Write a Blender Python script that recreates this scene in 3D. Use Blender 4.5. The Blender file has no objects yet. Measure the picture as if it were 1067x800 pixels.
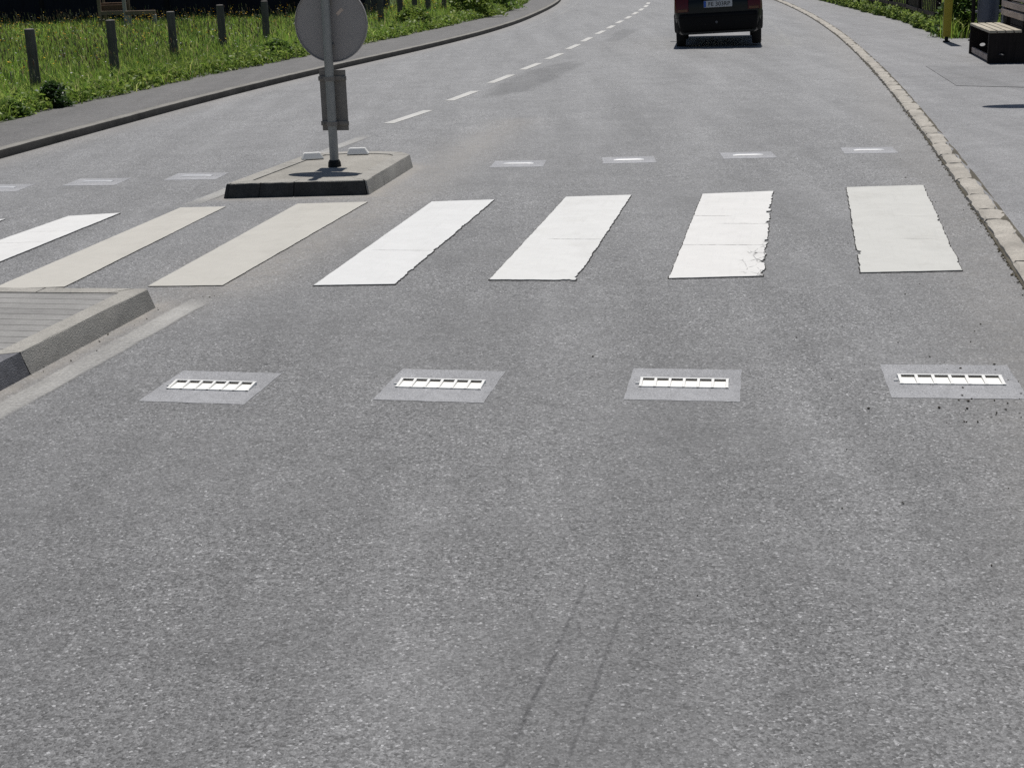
import bpy, bmesh, math, random
import numpy as np
from mathutils import Vector, Matrix
random.seed(7); RNG = np.random.default_rng(7)
S = bpy.context.scene
COL = S.collection
R = math.radians
A = R(11.4)                                   # heading of the road at the crossing, to the right of +Y
DIR = Vector((math.sin(A), math.cos(A), 0)); PERP = Vector((math.cos(A), -math.sin(A), 0))

# ------------------------------------------------------------------ helpers
def tag(o, label=None, cat=None, group=None, kind=None):
    if label: o['label'] = label
    if cat: o['category'] = cat
    if group: o['group'] = group
    if kind: o['kind'] = kind
    return o

def empty(name, loc=(0, 0, 0), rz=0, label=None, cat=None, group=None):
    o = bpy.data.objects.new(name, None); COL.objects.link(o)
    o.location = loc; o.rotation_euler = (0, 0, rz); o.empty_display_size = .1
    return tag(o, label, cat, group)

def link(name, me, mats, parent=None, loc=(0, 0, 0), rz=0, smooth=False):
    o = bpy.data.objects.new(name, me); COL.objects.link(o)
    for m in (mats if isinstance(mats, (list, tuple)) else [mats]): me.materials.append(m)
    if parent: o.parent = parent
    o.location = loc; o.rotation_euler = (0, 0, rz)
    if smooth is True:
        for p in me.polygons: p.use_smooth = True
    elif smooth:
        for p in me.polygons: p.use_smooth = True
        me.set_sharp_from_angle(angle=R(smooth))
    return o

def bm_obj(name, bm, mats, parent=None, loc=(0, 0, 0), rz=0, smooth=False):
    bmesh.ops.recalc_face_normals(bm, faces=bm.faces)
    me = bpy.data.meshes.new(name); bm.to_mesh(me); bm.free()
    return link(name, me, mats, parent, loc, rz, smooth)

def box(bm, x0, x1, y0, y1, z0, z1, bev=0, mi=0, mat=None):
    r = bmesh.ops.create_cube(bm, size=1)
    vs = r['verts']
    for v in vs:
        v.co = Vector(((x0 + x1) / 2 + v.co.x * (x1 - x0), (y0 + y1) / 2 + v.co.y * (y1 - y0), (z0 + z1) / 2 + v.co.z * (z1 - z0)))
    if mat is not None:
        for v in vs: v.co = mat @ v.co
    fs = set(f for v in vs for f in v.link_faces)
    for f in fs: f.material_index = mi
    if bev:
        es = list(set(e for v in vs for e in v.link_edges))
        bmesh.ops.bevel(bm, geom=es, offset=bev, segments=2, profile=.6, affect='EDGES')

def cyl(bm, p0, p1, r0, r1=None, seg=20, cap=True, mi=0):
    r1 = r0 if r1 is None else r1
    p0, p1 = Vector(p0), Vector(p1); d = (p1 - p0).normalized()
    a = d.cross(Vector((0, 0, 1)) if abs(d.z) < .9 else Vector((1, 0, 0))).normalized(); b = d.cross(a)
    A0 = [bm.verts.new(p0 + (a * math.cos(t) + b * math.sin(t)) * r0) for t in [2 * math.pi * i / seg for i in range(seg)]]
    A1 = [bm.verts.new(p1 + (a * math.cos(t) + b * math.sin(t)) * r1) for t in [2 * math.pi * i / seg for i in range(seg)]]
    for i in range(seg):
        bm.faces.new((A0[i], A0[(i + 1) % seg], A1[(i + 1) % seg], A1[i])).material_index = mi
    if cap:
        bm.faces.new(A0).material_index = mi; bm.faces.new(A1).material_index = mi

def prism(bm, pts, z0, z1, mi=0):
    b = [bm.verts.new((x, y, z0)) for x, y in pts]; t = [bm.verts.new((x, y, z1)) for x, y in pts]
    n = len(pts)
    for i in range(n): bm.faces.new((b[i], b[(i + 1) % n], t[(i + 1) % n], t[i])).material_index = mi
    bm.faces.new(t).material_index = mi; bm.faces.new(b[::-1]).material_index = mi

def np_mesh(name, verts, faces_list, cols=None):
    """verts (N,3); faces_list = list of int arrays (M,k)"""
    me = bpy.data.meshes.new(name)
    me.vertices.add(len(verts)); me.vertices.foreach_set('co', np.asarray(verts, np.float32).ravel())
    loops = np.concatenate([f.ravel() for f in faces_list]); tot = np.concatenate([np.full(len(f), f.shape[1]) for f in faces_list])
    me.loops.add(len(loops)); me.loops.foreach_set('vertex_index', loops.astype(np.int32))
    me.polygons.add(len(tot)); me.polygons.foreach_set('loop_start', np.concatenate([[0], np.cumsum(tot)[:-1]]).astype(np.int32))
    me.update(calc_edges=True)
    if cols is not None:
        at = me.color_attributes.new('col', 'FLOAT_COLOR', 'POINT')
        at.data.foreach_set('color', np.asarray(cols, np.float32).ravel())
    me.validate()
    return me

def spline(nodes):
    """smooth x(y) through measured points (Hermite)"""
    y = np.array([n[0] for n in nodes], float); x = np.array([n[1] for n in nodes], float)
    m = np.gradient(x, y)
    def fn(q):
        q = np.asarray(q, float); i = np.clip(np.searchsorted(y, q) - 1, 0, len(y) - 2)
        h = y[i + 1] - y[i]; t = (q - y[i]) / h
        return ((2*t**3 - 3*t**2 + 1) * x[i] + (t**3 - 2*t**2 + t) * h * m[i] + (-2*t**3 + 3*t**2) * x[i+1] + (t**3 - t**2) * h * m[i+1])
    return fn

# lines of the street in plan, metres: x as a function of y
xL = spline([(-30, -13.2), (0, -7.4), (8, -5.85), (13.6, -4.77), (16.1, -4.29), (18.3, -3.85), (20.7, -3.31), (23, -2.73), (25.4, -2.06), (28.5, -1.22), (31.5, -.5), (35.5, .27), (41.2, 1.08), (49.4, 1.95), (60, 2.4), (75, 2.0), (100, 0), (150, -8)])
xR = spline([(-30, -5.6), (0, 1.1), (8, 2.82), (12, 3.61), (16, 4.36), (20, 5.07), (24, 5.73), (28, 6.35), (32, 6.91), (36, 7.42), (40, 7.87), (46, 8.45), (60, 9.0), (75, 8.7), (100, 6.7), (150, -1.3)])
xG = spline([(-30.732, -14.956), (0, -9.015), (8.195, -7.376), (12.293, -6.402), (15.981, -5.634), (17.722, -5.409), (18.542, -5.173), (19.873, -4.866), (21.41, -4.528), (24.893, -3.585), (29.093, -2.51), (32.371, -1.741), (36.674, -0.758), (42.308, 0.256), (50.605, 0.973), (61.464, 1.434), (76.83, 1.024), (102.44, -1.024), (153.66, -9.22)])
xF = spline([(26.2, 8.0), (28, 8.08), (32, 8.6), (36, 8.85), (40, 9.15), (46, 9.6), (60, 10.3), (75, 10.0), (100, 8.0), (150, 0)])

# ------------------------------------------------------------------ materials
class NT:
    def __init__(s, name):
        s.m = bpy.data.materials.new(name); s.m.use_nodes = True; s.t = s.m.node_tree; s.t.nodes.clear()
        s.out = s.t.nodes.new('ShaderNodeOutputMaterial')
    def n(s, typ, ins=None, **kw):
        nd = s.t.nodes.new(typ)
        for k, v in kw.items(): setattr(nd, k, v)
        for k, v in (ins or {}).items():
            if isinstance(v, bpy.types.NodeSocket): s.t.links.new(v, nd.inputs[k])
            else: nd.inputs[k].default_value = v
        return nd
    def math(s, op, a, b=None, clamp=False):
        ins = {0: a}
        if b is not None: ins[1] = b
        return s.n('ShaderNodeMath', ins, operation=op, use_clamp=clamp).outputs[0]
    def coord(s): return s.n('ShaderNodeTexCoord').outputs['Object']
    def noise(s, v, scale, detail=4, rough=.6, dist=0):
        return s.n('ShaderNodeTexNoise', {'Vector': v, 'Scale': scale, 'Detail': detail, 'Roughness': rough, 'Distortion': dist}).outputs['Fac']
    def ramp(s, f, stops, interp='LINEAR'):
        r = s.n('ShaderNodeValToRGB', {'Fac': f}); r.color_ramp.interpolation = interp
        e = r.color_ramp.elements
        while len(e) < len(stops): e.new(.5)
        for q, (p, c) in zip(e, stops):
            q.position = p; q.color = (*(c if hasattr(c, '__len__') else (c, c, c)), 1)
        return r.outputs['Color']
    def mixc(s, f, a, b, blend='MIX'):
        nd = s.n('ShaderNodeMix', data_type='RGBA', blend_type=blend)
        for k, v in ((0, f), (6, a), (7, b)):
            if isinstance(v, bpy.types.NodeSocket): s.t.links.new(v, nd.inputs[k])
            else: nd.inputs[k].default_value = v if not hasattr(v, '__len__') else (*v[:3], 1)
        return nd.outputs[2]
    def mapr(s, f, a, b, c, d):
        return s.n('ShaderNodeMapRange', {0: f, 1: a, 2: b, 3: c, 4: d}).outputs[0]
    def bsdf(s, col, rough=.7, spec=.3, bump=None, bstr=.3, bdist=.01, metal=0, **kw):
        b = s.n('ShaderNodeBsdfPrincipled')
        for k, v in (('Base Color', col), ('Roughness', rough), ('Specular IOR Level', spec), ('Metallic', metal)):
            if isinstance(v, bpy.types.NodeSocket): s.t.links.new(v, b.inputs[k])
            else: b.inputs[k].default_value = (*v[:3], 1) if k == 'Base Color' else v
        for k, v in kw.items(): b.inputs[k.replace('_', ' ')].default_value = v
        if bump is not None:
            bp = s.n('ShaderNodeBump', {'Height': bump, 'Strength': bstr, 'Distance': bdist})
            s.t.links.new(bp.outputs[0], b.inputs['Normal'])
        s.t.links.new(b.outputs[0], s.out.inputs[0]); s.b = b
        return s.m
    def to(s, sock): s.t.links.new(sock, s.out.inputs[0]); return s.m

def simple(name, c, rough=.6, spec=.3, var=.15, scale=12, metal=0, bstr=.15, **kw):
    t = NT(name); v = t.coord(); f = t.noise(v, scale, 6, .65)
    c = Vector(c)
    col = t.ramp(f, [(.25, tuple(c * (1 - var))), (.75, tuple(c * (1 + var)))])
    return t.bsdf(col, rough, spec, t.noise(v, scale * 6, 4), bstr, .004, metal, **kw)

def asphalt(name, tint, lo, hi, cell=135, spark=.955, wear_sheen=False, skid=False):
    t = NT(name); v = t.coord()
    vo = t.n('ShaderNodeTexVoronoi', {'Vector': v, 'Scale': cell, 'Randomness': 1.0})
    rnd = t.n('ShaderNodeSeparateColor', {0: vo.outputs['Color']})
    vo2 = t.n('ShaderNodeTexVoronoi', {'Vector': v, 'Scale': cell * 2.3})
    rnd2 = t.n('ShaderNodeSeparateColor', {0: vo2.outputs['Color']})
    stone = t.ramp(rnd.outputs[0], [(0, lo * .52), (.15, lo * .87), (.5, (lo + hi) / 2), (.85, hi * 1.05), (spark, hi * 1.25), (min(spark + .012, .995), hi * 1.5), (1, hi * 2.05)])
    fine = t.ramp(rnd2.outputs[1], [(0, .70), (.5, 1), (1, 1.33)])
    col = t.mixc(1.0, stone, fine, 'MULTIPLY')
    # smoother, bitumen-filled places where the stones hardly show
    sm = t.mapr(t.noise(v, .55, 4, .6), .38, .64, .0, .45)
    flat = t.n('ShaderNodeCombineColor', {0: (lo + hi) / 2, 1: (lo + hi) / 2, 2: (lo + hi) / 2}).outputs[0]
    col = t.mixc(sm, col, flat)
    # dark pits
    pit = t.math('GREATER_THAN', t.noise(v, 46, 3, .7), .685)
    col = t.mixc(t.math('MULTIPLY', pit, .7), col, (lo * .3, lo * .3, lo * .3))
    # broad blotches and streaks along the driving direction
    mp = t.n('ShaderNodeMapping', {'Vector': v, 'Rotation': (0, 0, A), 'Scale': (1.6, .13, 1)})
    st = t.ramp(t.noise(mp.outputs[0], 1.4, 5, .62), [(.25, .82), (.75, 1.16)])
    col = t.mixc(1.0, col, st, 'MULTIPLY')
    bl = t.ramp(t.noise(v, 2.1, 6, .7), [(.25, .84), (.75, 1.14)])
    col = t.mixc(1.0, col, bl, 'MULTIPLY')
    mm = t.ramp(t.noise(v, 14, 5, .75), [(.2, .80), (.8, 1.20)])
    col = t.mixc(1.0, col, mm, 'MULTIPLY')
    if wear_sheen:
        at = t.n('ShaderNodeAttribute', attribute_name='wear_sheen').outputs['Fac']
        cw = t.n('ShaderNodeCombineColor', {0: at, 1: at, 2: at}).outputs[0]
        col = t.mixc(1.0, col, cw, 'MULTIPLY')
        du = t.n('ShaderNodeAttribute', attribute_name='dust').outputs['Fac']
        dn = t.math('MULTIPLY', du, t.mapr(t.noise(v, 9, 5, .7), .3, .7, .35, 1.0))
        col = t.mixc(dn, col, (.30, .275, .24))
    if skid:
        sx = t.n('ShaderNodeSeparateXYZ', {0: v})
        tot = None
        for (x0, y0, x1, y1, w, a) in skid:
            dx, dy = x1 - x0, y1 - y0; L = math.hypot(dx, dy); dx /= L; dy /= L
            px = t.math('SUBTRACT', sx.outputs[0], x0); py = t.math('SUBTRACT', sx.outputs[1], y0)
            al = t.math('ADD', t.math('MULTIPLY', px, dx), t.math('MULTIPLY', py, dy))
            ac = t.math('ABSOLUTE', t.math('ADD', t.math('SUBTRACT', t.math('MULTIPLY', px, dy), t.math('MULTIPLY', py, dx)), t.mapr(t.noise(v, 6, 2), 0, 1, -.006, .006)))
            m = t.math('MULTIPLY', t.mapr(ac, w * .3, w, 1, 0), t.math('MULTIPLY', t.mapr(al, 0, .05, 0, 1), t.mapr(al, L - .08, L, 1, 0)))
            m = t.math('MULTIPLY', m, t.mapr(t.noise(v, 55, 3, .7), .38, .6, .0, a))
            tot = m if tot is None else t.math('MAXIMUM', tot, m)
        col = t.mixc(tot, col, (.03, .03, .032))
    col = t.mixc(1.0, col, tint, 'MULTIPLY')
    h = t.math('ADD', t.math('MULTIPLY', t.math('SUBTRACT', .6, vo.outputs['Distance']), .8), t.math('MULTIPLY', t.noise(v, 60, 4, .7), .6))
    h = t.math('SUBTRACT', h, t.math('MULTIPLY', pit, .6))
    return t.bsdf(col, .70, .4, h, .5, .006)

M_road = asphalt('asphalt road', (.99, .99, 1.0), .116, .192, wear_sheen=True,
    skid=[(.195, 3.80, -.06, 2.80, .009, .75), (.285, 3.62, .085, 2.80, .008, .6), (-.445, 4.01, -.39, 4.115, .008, .8), (.155, 3.6, .165, 3.45, .008, .6)])
M_pave = asphalt('asphalt pavement', (.99, .985, 1.0), .185, .25, cell=150, spark=.985)
M_path = asphalt('asphalt path', (1.0, .965, .94), .098, .145, cell=140, spark=.985)
M_repair = asphalt('asphalt repair', (.99, .985, 1.0), .165, .215, cell=170, spark=.99)

def paint(name, c, cracks=(), crumble=None, dirt=.25, wornlo=None):
    t = NT(name); v = t.coord(); sx = t.n('ShaderNodeSeparateXYZ', {0: v})
    c = Vector(c); x, y = sx.outputs[0], sx.outputs[1]
    col = t.ramp(t.noise(v, 5, 6, .7), [(.25, tuple(c * .90)), (.7, tuple(c))])
    grime = t.mapr(t.noise(v, 3.2, 7, .72, .6), .50, .78, 0, dirt)
    col = t.mixc(grime, col, tuple(Vector((.40, .38, .34)) * c.x / .72))
    wt = t.math('MULTIPLY', t.math('GREATER_THAN', t.noise(v, 130, 3, .75), .615), t.mapr(t.noise(v, 4.5, 5, .7), .46, .68, 0, .55))
    col = t.mixc(wt, col, (.17, .168, .165))
    sp = t.math('GREATER_THAN', t.noise(v, 75, 3, .7), .70)
    col = t.mixc(t.math('MULTIPLY', sp, .45), col, (.20, .19, .18))
    # scrub marks of tyres running along the stripe
    mp = t.n('ShaderNodeMapping', {'Vector': v, 'Scale': (26, 1.3, 1)})
    scr = t.mapr(t.noise(mp.outputs[0], 1, 4, .7), .54, .76, 0, .22)
    col = t.mixc(scr, col, tuple(c * .66))
    mask = None
    for (yy, x0, x1, slope, a) in cracks:
        wob = t.mapr(t.noise(v, 16, 4, .7), 0, 1, -.016, .016)
        d = t.math('ABSOLUTE', t.math('ADD', t.math('SUBTRACT', y, t.math('ADD', t.math('MULTIPLY', x, slope), yy)), wob))
        m = t.math('MULTIPLY', t.mapr(d, .002, .009, 1, 0), t.math('MULTIPLY', t.mapr(x, x0, x0 + .06, 0, 1), t.mapr(x, x1 - .06, x1, 1, 0)))
        m = t.math('MULTIPLY', m, t.mapr(t.noise(v, 24, 2), .3, .55, .3 * a, a))
        mask = m if mask is None else t.math('MAXIMUM', mask, m)
    if crumble:
        cx, cy, rx, ry = crumble
        e = t.math('ADD', t.math('POWER', t.math('DIVIDE', t.math('SUBTRACT', x, cx), rx), 2), t.math('POWER', t.math('DIVIDE', t.math('SUBTRACT', y, cy), ry), 2))
        vo = t.n('ShaderNodeTexVoronoi', {'Vector': t.n('ShaderNodeMapping', {'Vector': v, 'Scale': (17, 6.0, 1), 'Rotation': (0, 0, .4)}).outputs[0], 'Scale': 1}, feature='DISTANCE_TO_EDGE')
        cr = t.math('MULTIPLY', t.mapr(vo.outputs['Distance'], .01, .045, .9, 0), t.mapr(t.noise(v, 11, 3), .42, .56, .0, 1))
        m = t.math('MULTIPLY', cr, t.mapr(t.math('ADD', e, t.mapr(t.noise(v, 8, 2), 0, 1, -.5, .5)), .7, 1.0, 1, 0))
        mask = m if mask is None else t.math('MAXIMUM', mask, m)
    if mask is not None: col = t.mixc(mask, col, (.075, .07, .068))
    return t.bsdf(col, .62, .3, t.noise(v, 60, 5, .7), .35, .003)

def worn_line(name, c, lo, hi, soft=False):
    t = NT(name); v = t.coord()
    f = t.math('ADD', t.math('MULTIPLY', t.noise(v, 1.6, 3), .5), t.math('MULTIPLY', t.noise(v, 55, 4, .75), .5))
    a = t.mapr(f, .38, .62, lo, hi)
    if soft: a = t.math('MULTIPLY', a, t.n('ShaderNodeAttribute', attribute_name='fade').outputs['Fac'])
    b = t.n('ShaderNodeBsdfPrincipled', {'Base Color': (*c, 1), 'Roughness': .7})
    tr = t.n('ShaderNodeBsdfTransparent')
    mx = t.n('ShaderNodeMixShader', {0: a, 1: tr.outputs[0], 2: b.outputs[0]})
    return t.to(mx.outputs[0])

M_fringe = simple('dark stripe edge', (.05, .047, .045), .9, .1, .4, 60)  # dark sheet lying slightly wider than the stripe
M_line = worn_line('worn line paint', (.60, .59, .56), .55, 1.0)
M_faint = worn_line('faded line paint', (.46, .45, .425), .35, .95, True)
M_ghost = worn_line('almost gone line paint', (.45, .45, .44), .0, .55, True)

def concrete(name, c, var=.2):
    t = NT(name); v = t.coord(); c = Vector(c)
    col = t.ramp(t.noise(v, 3.5, 7, .7), [(.25, tuple(c * (1 - var))), (.75, tuple(c * (1 + var)))])
    vo = t.n('ShaderNodeTexVoronoi', {'Vector': v, 'Scale': 170})
    g = t.ramp(t.n('ShaderNodeSeparateColor', {0: vo.outputs['Color']}).outputs[0], [(0, .76), (.15, .93), (.8, 1.05), (1, 1.2)])
    col = t.mixc(1.0, col, g, 'MULTIPLY')
    col = t.mixc(t.mapr(t.noise(v, 7, 6, .7, .8), .50, .74, 0, .5), col, tuple(c * .55))
    st = t.math('GREATER_THAN', t.noise(v, 30, 4, .7), .67)
    col = t.mixc(t.math('MULTIPLY', st, .4), col, tuple(c * .35))
    return t.bsdf(col, .85, .2, t.math('ADD', t.noise(v, 90, 4, .7), vo.outputs['Distance']), .5, .004)
M_kerb = concrete('concrete kerb', (.325, .312, .285))
M_kerbdark = concrete('black painted kerb', (.13, .13, .14), .75)
M_kerbblack = concrete('black kerb face', (.030, .029, .028), .6)  # near-black tone, only on the road-side face of the path kerb
M_kerbblack2 = concrete('dark grey kerb face', (.062, .060, .058), .6)  # dark tone for chosen outer faces and the end caps of kerb stones
M_infill = concrete('island concrete', (.31, .295, .265))
M_granite = concrete('pale granite kerb', (.375, .35, .31), .34)
M_kerbl = concrete('path kerb', (.24, .23, .21), .3)
M_joint = concrete('soil in joints', (.10, .09, .07), .5)
M_resin = asphalt('grey resin patch', (.99, .995, 1.03), .285, .325, cell=260, spark=.99)
M_resin2 = asphalt('pale resin patch', (.99, .995, 1.035), .305, .34, cell=260, spark=.99)
M_white = simple('white plastic', (.80, .79, .76), .35, .45, .05, 30, bstr=.05)
M_white2 = simple('white glazed plastic', (.46, .465, .48), .4, .35, .06, 30, bstr=.05)
M_cellw = simple('white cell floor', (.80, .79, .75), .6, .3, .07, 60, bstr=.05)
M_galvd = simple('dull weathered zinc', (.235, .215, .195), .7, .3, .18, 14)
M_polem = simple('dull zinc pole', (.30, .30, .29), .5, .45, .14, 16, metal=.3)
M_slitshade = simple('dark slit shade', (.10, .088, .075), .3, .5, .3, 40, bstr=0)  # dark tone standing in for shade inside the marker slots
M_alu = simple('aluminium sign back', (.34, .315, .305), .6, .35, .06, 6, metal=.1, bstr=.05)
M_galv = simple('galvanised steel', (.40, .41, .43), .42, .5, .16, 18, metal=.55, bstr=.08)
M_black = simple('black rubber', (.018, .018, .018), .8, .25, .2, 30)
M_blue = simple('blue sign face', (.02, .09, .42), .4, .4, .05, 5)
M_sticker = simple('faded sticker', (.62, .50, .42), .6, .2, .2, 90)
M_brass = simple('clamp steel', (.33, .33, .34), .4, .5, .1, 40, metal=.7)

def wood(name, c, var=.35, rough=.85, vert=True):
    t = NT(name); v = t.coord(); c = Vector(c)
    mp = t.n('ShaderNodeMapping', {'Vector': v, 'Scale': (30, 30, 2.2) if vert else (30, 2.2, 30)})
    f = t.noise(mp.outputs[0], 1, 6, .7, .5)
    col = t.ramp(f, [(.25, tuple(c * (1 - var))), (.75, tuple(c * (1 + var)))])
    col = t.mixc(1.0, col, t.ramp(t.noise(v, 3, 4), [(.3, .8), (.7, 1.2)]), 'MULTIPLY')
    return t.bsdf(col, rough, .15, f, .6, .006)
M_post = wood('weathered dark post', (.12, .11, .105))
M_posttop = simple('grey cut end', (.30, .29, .27), .9, .1, .3, 50)
M_darkwood = wood('dark stained wood', (.022, .018, .017), .4)
M_paling = wood('brown paling', (.10, .082, .07), .4)
M_slat = wood('pale bench slat', (.40, .36, .29), .25, .75, vert=False)
M_slat2 = wood('grey bench slat', (.42, .35, .31), .3, .75, vert=False)
M_barn = wood('black barn boards', (.020, .020, .026), .35)
M_oldwood = wood('bleached timber', (.22, .17, .125), .3)
M_yellow = simple('yellow enamel', (.36, .30, .03), .5, .35, .08, 9)
M_bin = simple('blue grey bin steel', (.115, .125, .16), .45, .45, .15, 8, metal=.2)
M_roof = simple('dark roof tile', (.10, .07, .06), .8, .2, .3, 8)

def foliage(name, trans=.35, rough=.6):
    t = NT(name)
    at = t.n('ShaderNodeAttribute', attribute_name='col').outputs['Color']
    b = t.n('ShaderNodeBsdfPrincipled', {'Base Color': at, 'Roughness': rough, 'Specular IOR Level': .25})
    tl = t.n('ShaderNodeBsdfTranslucent', {'Color': at})
    return t.to(t.n('ShaderNodeMixShader', {0: trans, 1: b.outputs[0], 2: tl.outputs[0]}).outputs[0])
M_grass = foliage('grass blade', .5); M_leaf = foliage('leaf', .45, .5); M_petal = foliage('petal', .25)
M_soil = simple('meadow soil', (.06, .085, .028), .95, .05, .4, 3)
M_ground = simple('grassland', (.06, .085, .03), .95, .05, .35, .6)

# ------------------------------------------------------------------ the ground, road, pavements, kerbs
def sheet(name, rows, mats, attrs=None, smooth=False):
    rows = np.asarray(rows, float); n, k, _ = rows.shape
    idx = np.arange(n * k).reshape(n, k)
    q = np.stack([idx[:-1, :-1], idx[:-1, 1:], idx[1:, 1:], idx[1:, :-1]], -1).reshape(-1, 4)
    me = np_mesh(name, rows.reshape(-1, 3), [q])
    for an, vals in (attrs or {}).items():
        a = me.attributes.new(an, 'FLOAT', 'POINT'); a.data.foreach_set('value', np.asarray(vals, np.float32).ravel())
    return tag(link(name, me, mats), kind='structure')

bm = bmesh.new(); bmesh.ops.create_grid(bm, x_segments=8, y_segments=8, size=400)
for v in bm.verts: v.co.z = -.06
tag(bm_obj('ground', bm, M_ground), kind='structure')

def inpoly(P, X, Y):
    ins = np.zeros(X.shape, bool); n = len(P)
    for i in range(n):
        x0, y0 = P[i]; x1, y1 = P[(i + 1) % n]
        c = ((y0 > Y) != (y1 > Y)) & (X < (x1 - x0) * (Y - y0) / ((y1 - y0) or 1e-9) + x0)
        ins ^= c
    return ins
def segdist(P, X, Y, closed=False):
    d = np.full(X.shape, 1e9)
    for i in range(len(P) - (0 if closed else 1)):
        a = np.array(P[i]); b = np.array(P[(i + 1) % len(P)]); v = b - a
        t = np.clip(((X - a[0]) * v[0] + (Y - a[1]) * v[1]) / (v @ v), 0, 1)
        d = np.minimum(d, np.hypot(X - a[0] - t * v[0], Y - a[1] - t * v[1]))
    return d

ISL_FAR = [(-2.153, 10.924), (-1.04, 10.898), (-.786, 12.28), (-.865, 12.46), (-1.07, 12.57), (-1.39, 12.63), (-1.64, 12.56), (-1.775, 12.36)]
ISL_NEAR = [(-1.866, 7.40), (-3.03, 7.60), (-4.25, 1.6), (-3.25, 1.4)]

ys = np.concatenate([np.arange(-25, 2, 1.5), np.arange(2, 17, .09), np.arange(17, 60, .35), np.arange(60, 149, 3)])
ts = np.linspace(0, 1, 96)
X = xL(ys)[:, None] + ts[None, :] * (xR(ys) - xL(ys))[:, None]; Yg = np.repeat(ys[:, None], 96, 1)
wear_sheen = np.ones(X.shape)
dR = (xR(ys)[:, None] - X)                         # distance from the right kerb
for c0, w0, a in ((1.58, .30, -.085), (2.75, .30, -.085), (2.12, .26, .055), (.85, .35, .05)):
    wear_sheen += a * np.exp(-((dR - c0) / w0) ** 2)
dark = [(-.174, 18.3), (.25, 18.8), (.62, 20.3), (1.2, 22.9), (1.02, 23.4), (.42, 21.9), (.0, 19.8)]
wear_sheen -= .40 * np.clip(1 - segdist(dark, X, Yg, True) / .12, 0, 1) * (~inpoly(dark, X, Yg)) + .40 * inpoly(dark, X, Yg)
dark2 = [(1.95, 28.3), (2.2, 28.2), (2.95, 31.8), (2.72, 32.8), (2.4, 31)]
wear_sheen -= .28 * inpoly(dark2, X, Yg)
wear_sheen -= .10 * np.exp(-((X - 3.6) / .5) ** 2 - ((Yg - 29.5) / 1.2) ** 2)
wear_sheen += .42 * np.clip((Yg - 3.6) / 15, 0, 1) ** .8 - .04  # road lightened with distance, painting in the sheen of low viewing angles
nearl = [(-2.0, 2.0), (-1.2, 4.8), (-.9, 6.6)]
wear_sheen -= .05 * np.exp(-(segdist(nearl, X, Yg) / .7) ** 2)
dust = .75 * np.exp(-(segdist(ISL_FAR, X, Yg, True) / .10) ** 2) + .75 * np.exp(-(segdist(ISL_NEAR, X, Yg, True) / .10) ** 2)
dust += .38 * np.exp(-(segdist([(-1.5, 7.9), (-.72, 10.9), (-.35, 13.2), (.1, 15.5)], X, Yg) / .26) ** 2)
dust += .30 * np.exp(-(segdist([(-1.85, 7.4), (-1.1, 10.9)], X, Yg) / .32) ** 2)
dust += .35 * np.exp(-((X - xL(ys)[:, None] - .1) / .22) ** 2) + .22 * np.exp(-((dR - .15) / .3) ** 2)
dust += .10 * np.exp(-((X + .4) / .6) ** 2 - ((Yg - 13.4) / 1.0) ** 2)
rows = np.stack([X, Yg, np.zeros_like(X)], -1)
sheet('road', rows, M_road, {'wear_sheen': wear_sheen, 'dust': np.clip(dust, 0, 1)})

ys2 = np.concatenate([np.arange(-25, 10, 1.0), np.arange(10, 60, .25), np.arange(60, 149, 3)])
def strip(f0, f1, z, n=6, wob=0, yy=ys2):
    a, b = f0(yy), f1(yy)
    if wob: b = b + RNG.normal(0, wob, len(yy))
    t = np.linspace(0, 1, n); x = a[:, None] + t * (b - a)[:, None]
    return np.stack([x, np.repeat(yy[:, None], n, 1), np.full(x.shape, z)], -1)
sheet('path', strip(lambda y: xG(y) - .35, lambda y: xL(y) - .10, .077), M_path)
sheet('meadow_ground', strip(lambda y: xG(y) - 90, lambda y: xG(y) - .30, .065, 10), M_soil)
yp = ys2[ys2 < 26.0]; yq = ys2[ys2 >= 26.0]
rp = np.concatenate([strip(lambda y: xR(y) + .12, lambda y: xR(y) * 0 + 12.5, .035, 12, 0, yp),
                     strip(lambda y: xR(y) + .12, lambda y: xF(y) + .12, .035, 12, .03, yq)])
sheet('pavement', rp, M_pave)
sheet('verge_ground', strip(lambda y: np.where(y < 26.6, 7.7, xF(np.maximum(y, 26.2)) - .05), lambda y: xR(y) + 60, .022, 6, 0, ys2[ys2 > 25.6]), M_soil)
bm = bmesh.new()
bm.faces.new([bm.verts.new((x, y, .0395)) for x, y in [(5.42, 17.46), (6.09, 17.02), (8.1, 16.3), (9.6, 19.3), (7.06, 19.87), (5.86, 20.32)]])
tag(bm_obj('pavement_patch', bm, M_repair), kind='structure')

def sweep(name, fx, prof, mat, yy, jit=0, black=None):
    """prof: list of (offset across, z); offset positive to the right of +Y travel"""
    x = fx(yy); tx = np.gradient(x, yy); L = np.hypot(tx, 1); nx, ny = 1 / L, -tx / L
    rows = np.stack([np.stack([x + nx * o, yy + ny * o, np.full_like(x, z)], -1) for o, z in prof], 1)
    if jit: rows[:, :, 2] += RNG.normal(0, jit, rows.shape[:2])
    o = sheet(name, rows[:, ::-1], mat)
    if black is not None:
        k = rows.shape[1] - 1
        for p in o.data.polygons:
            if p.index % k in black: p.material_index = 1
    return o
yk = np.concatenate([np.arange(-24, 8, 1.), np.arange(8, 60, .2), np.arange(60, 148, 3)])
sweep('path_kerb', xL, [(-.125, .02), (-.124, .084), (-.010, .086), (.003, .079), (0, -.03)], [M_kerbl, M_kerbblack], yk, .0012, (0,))

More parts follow.
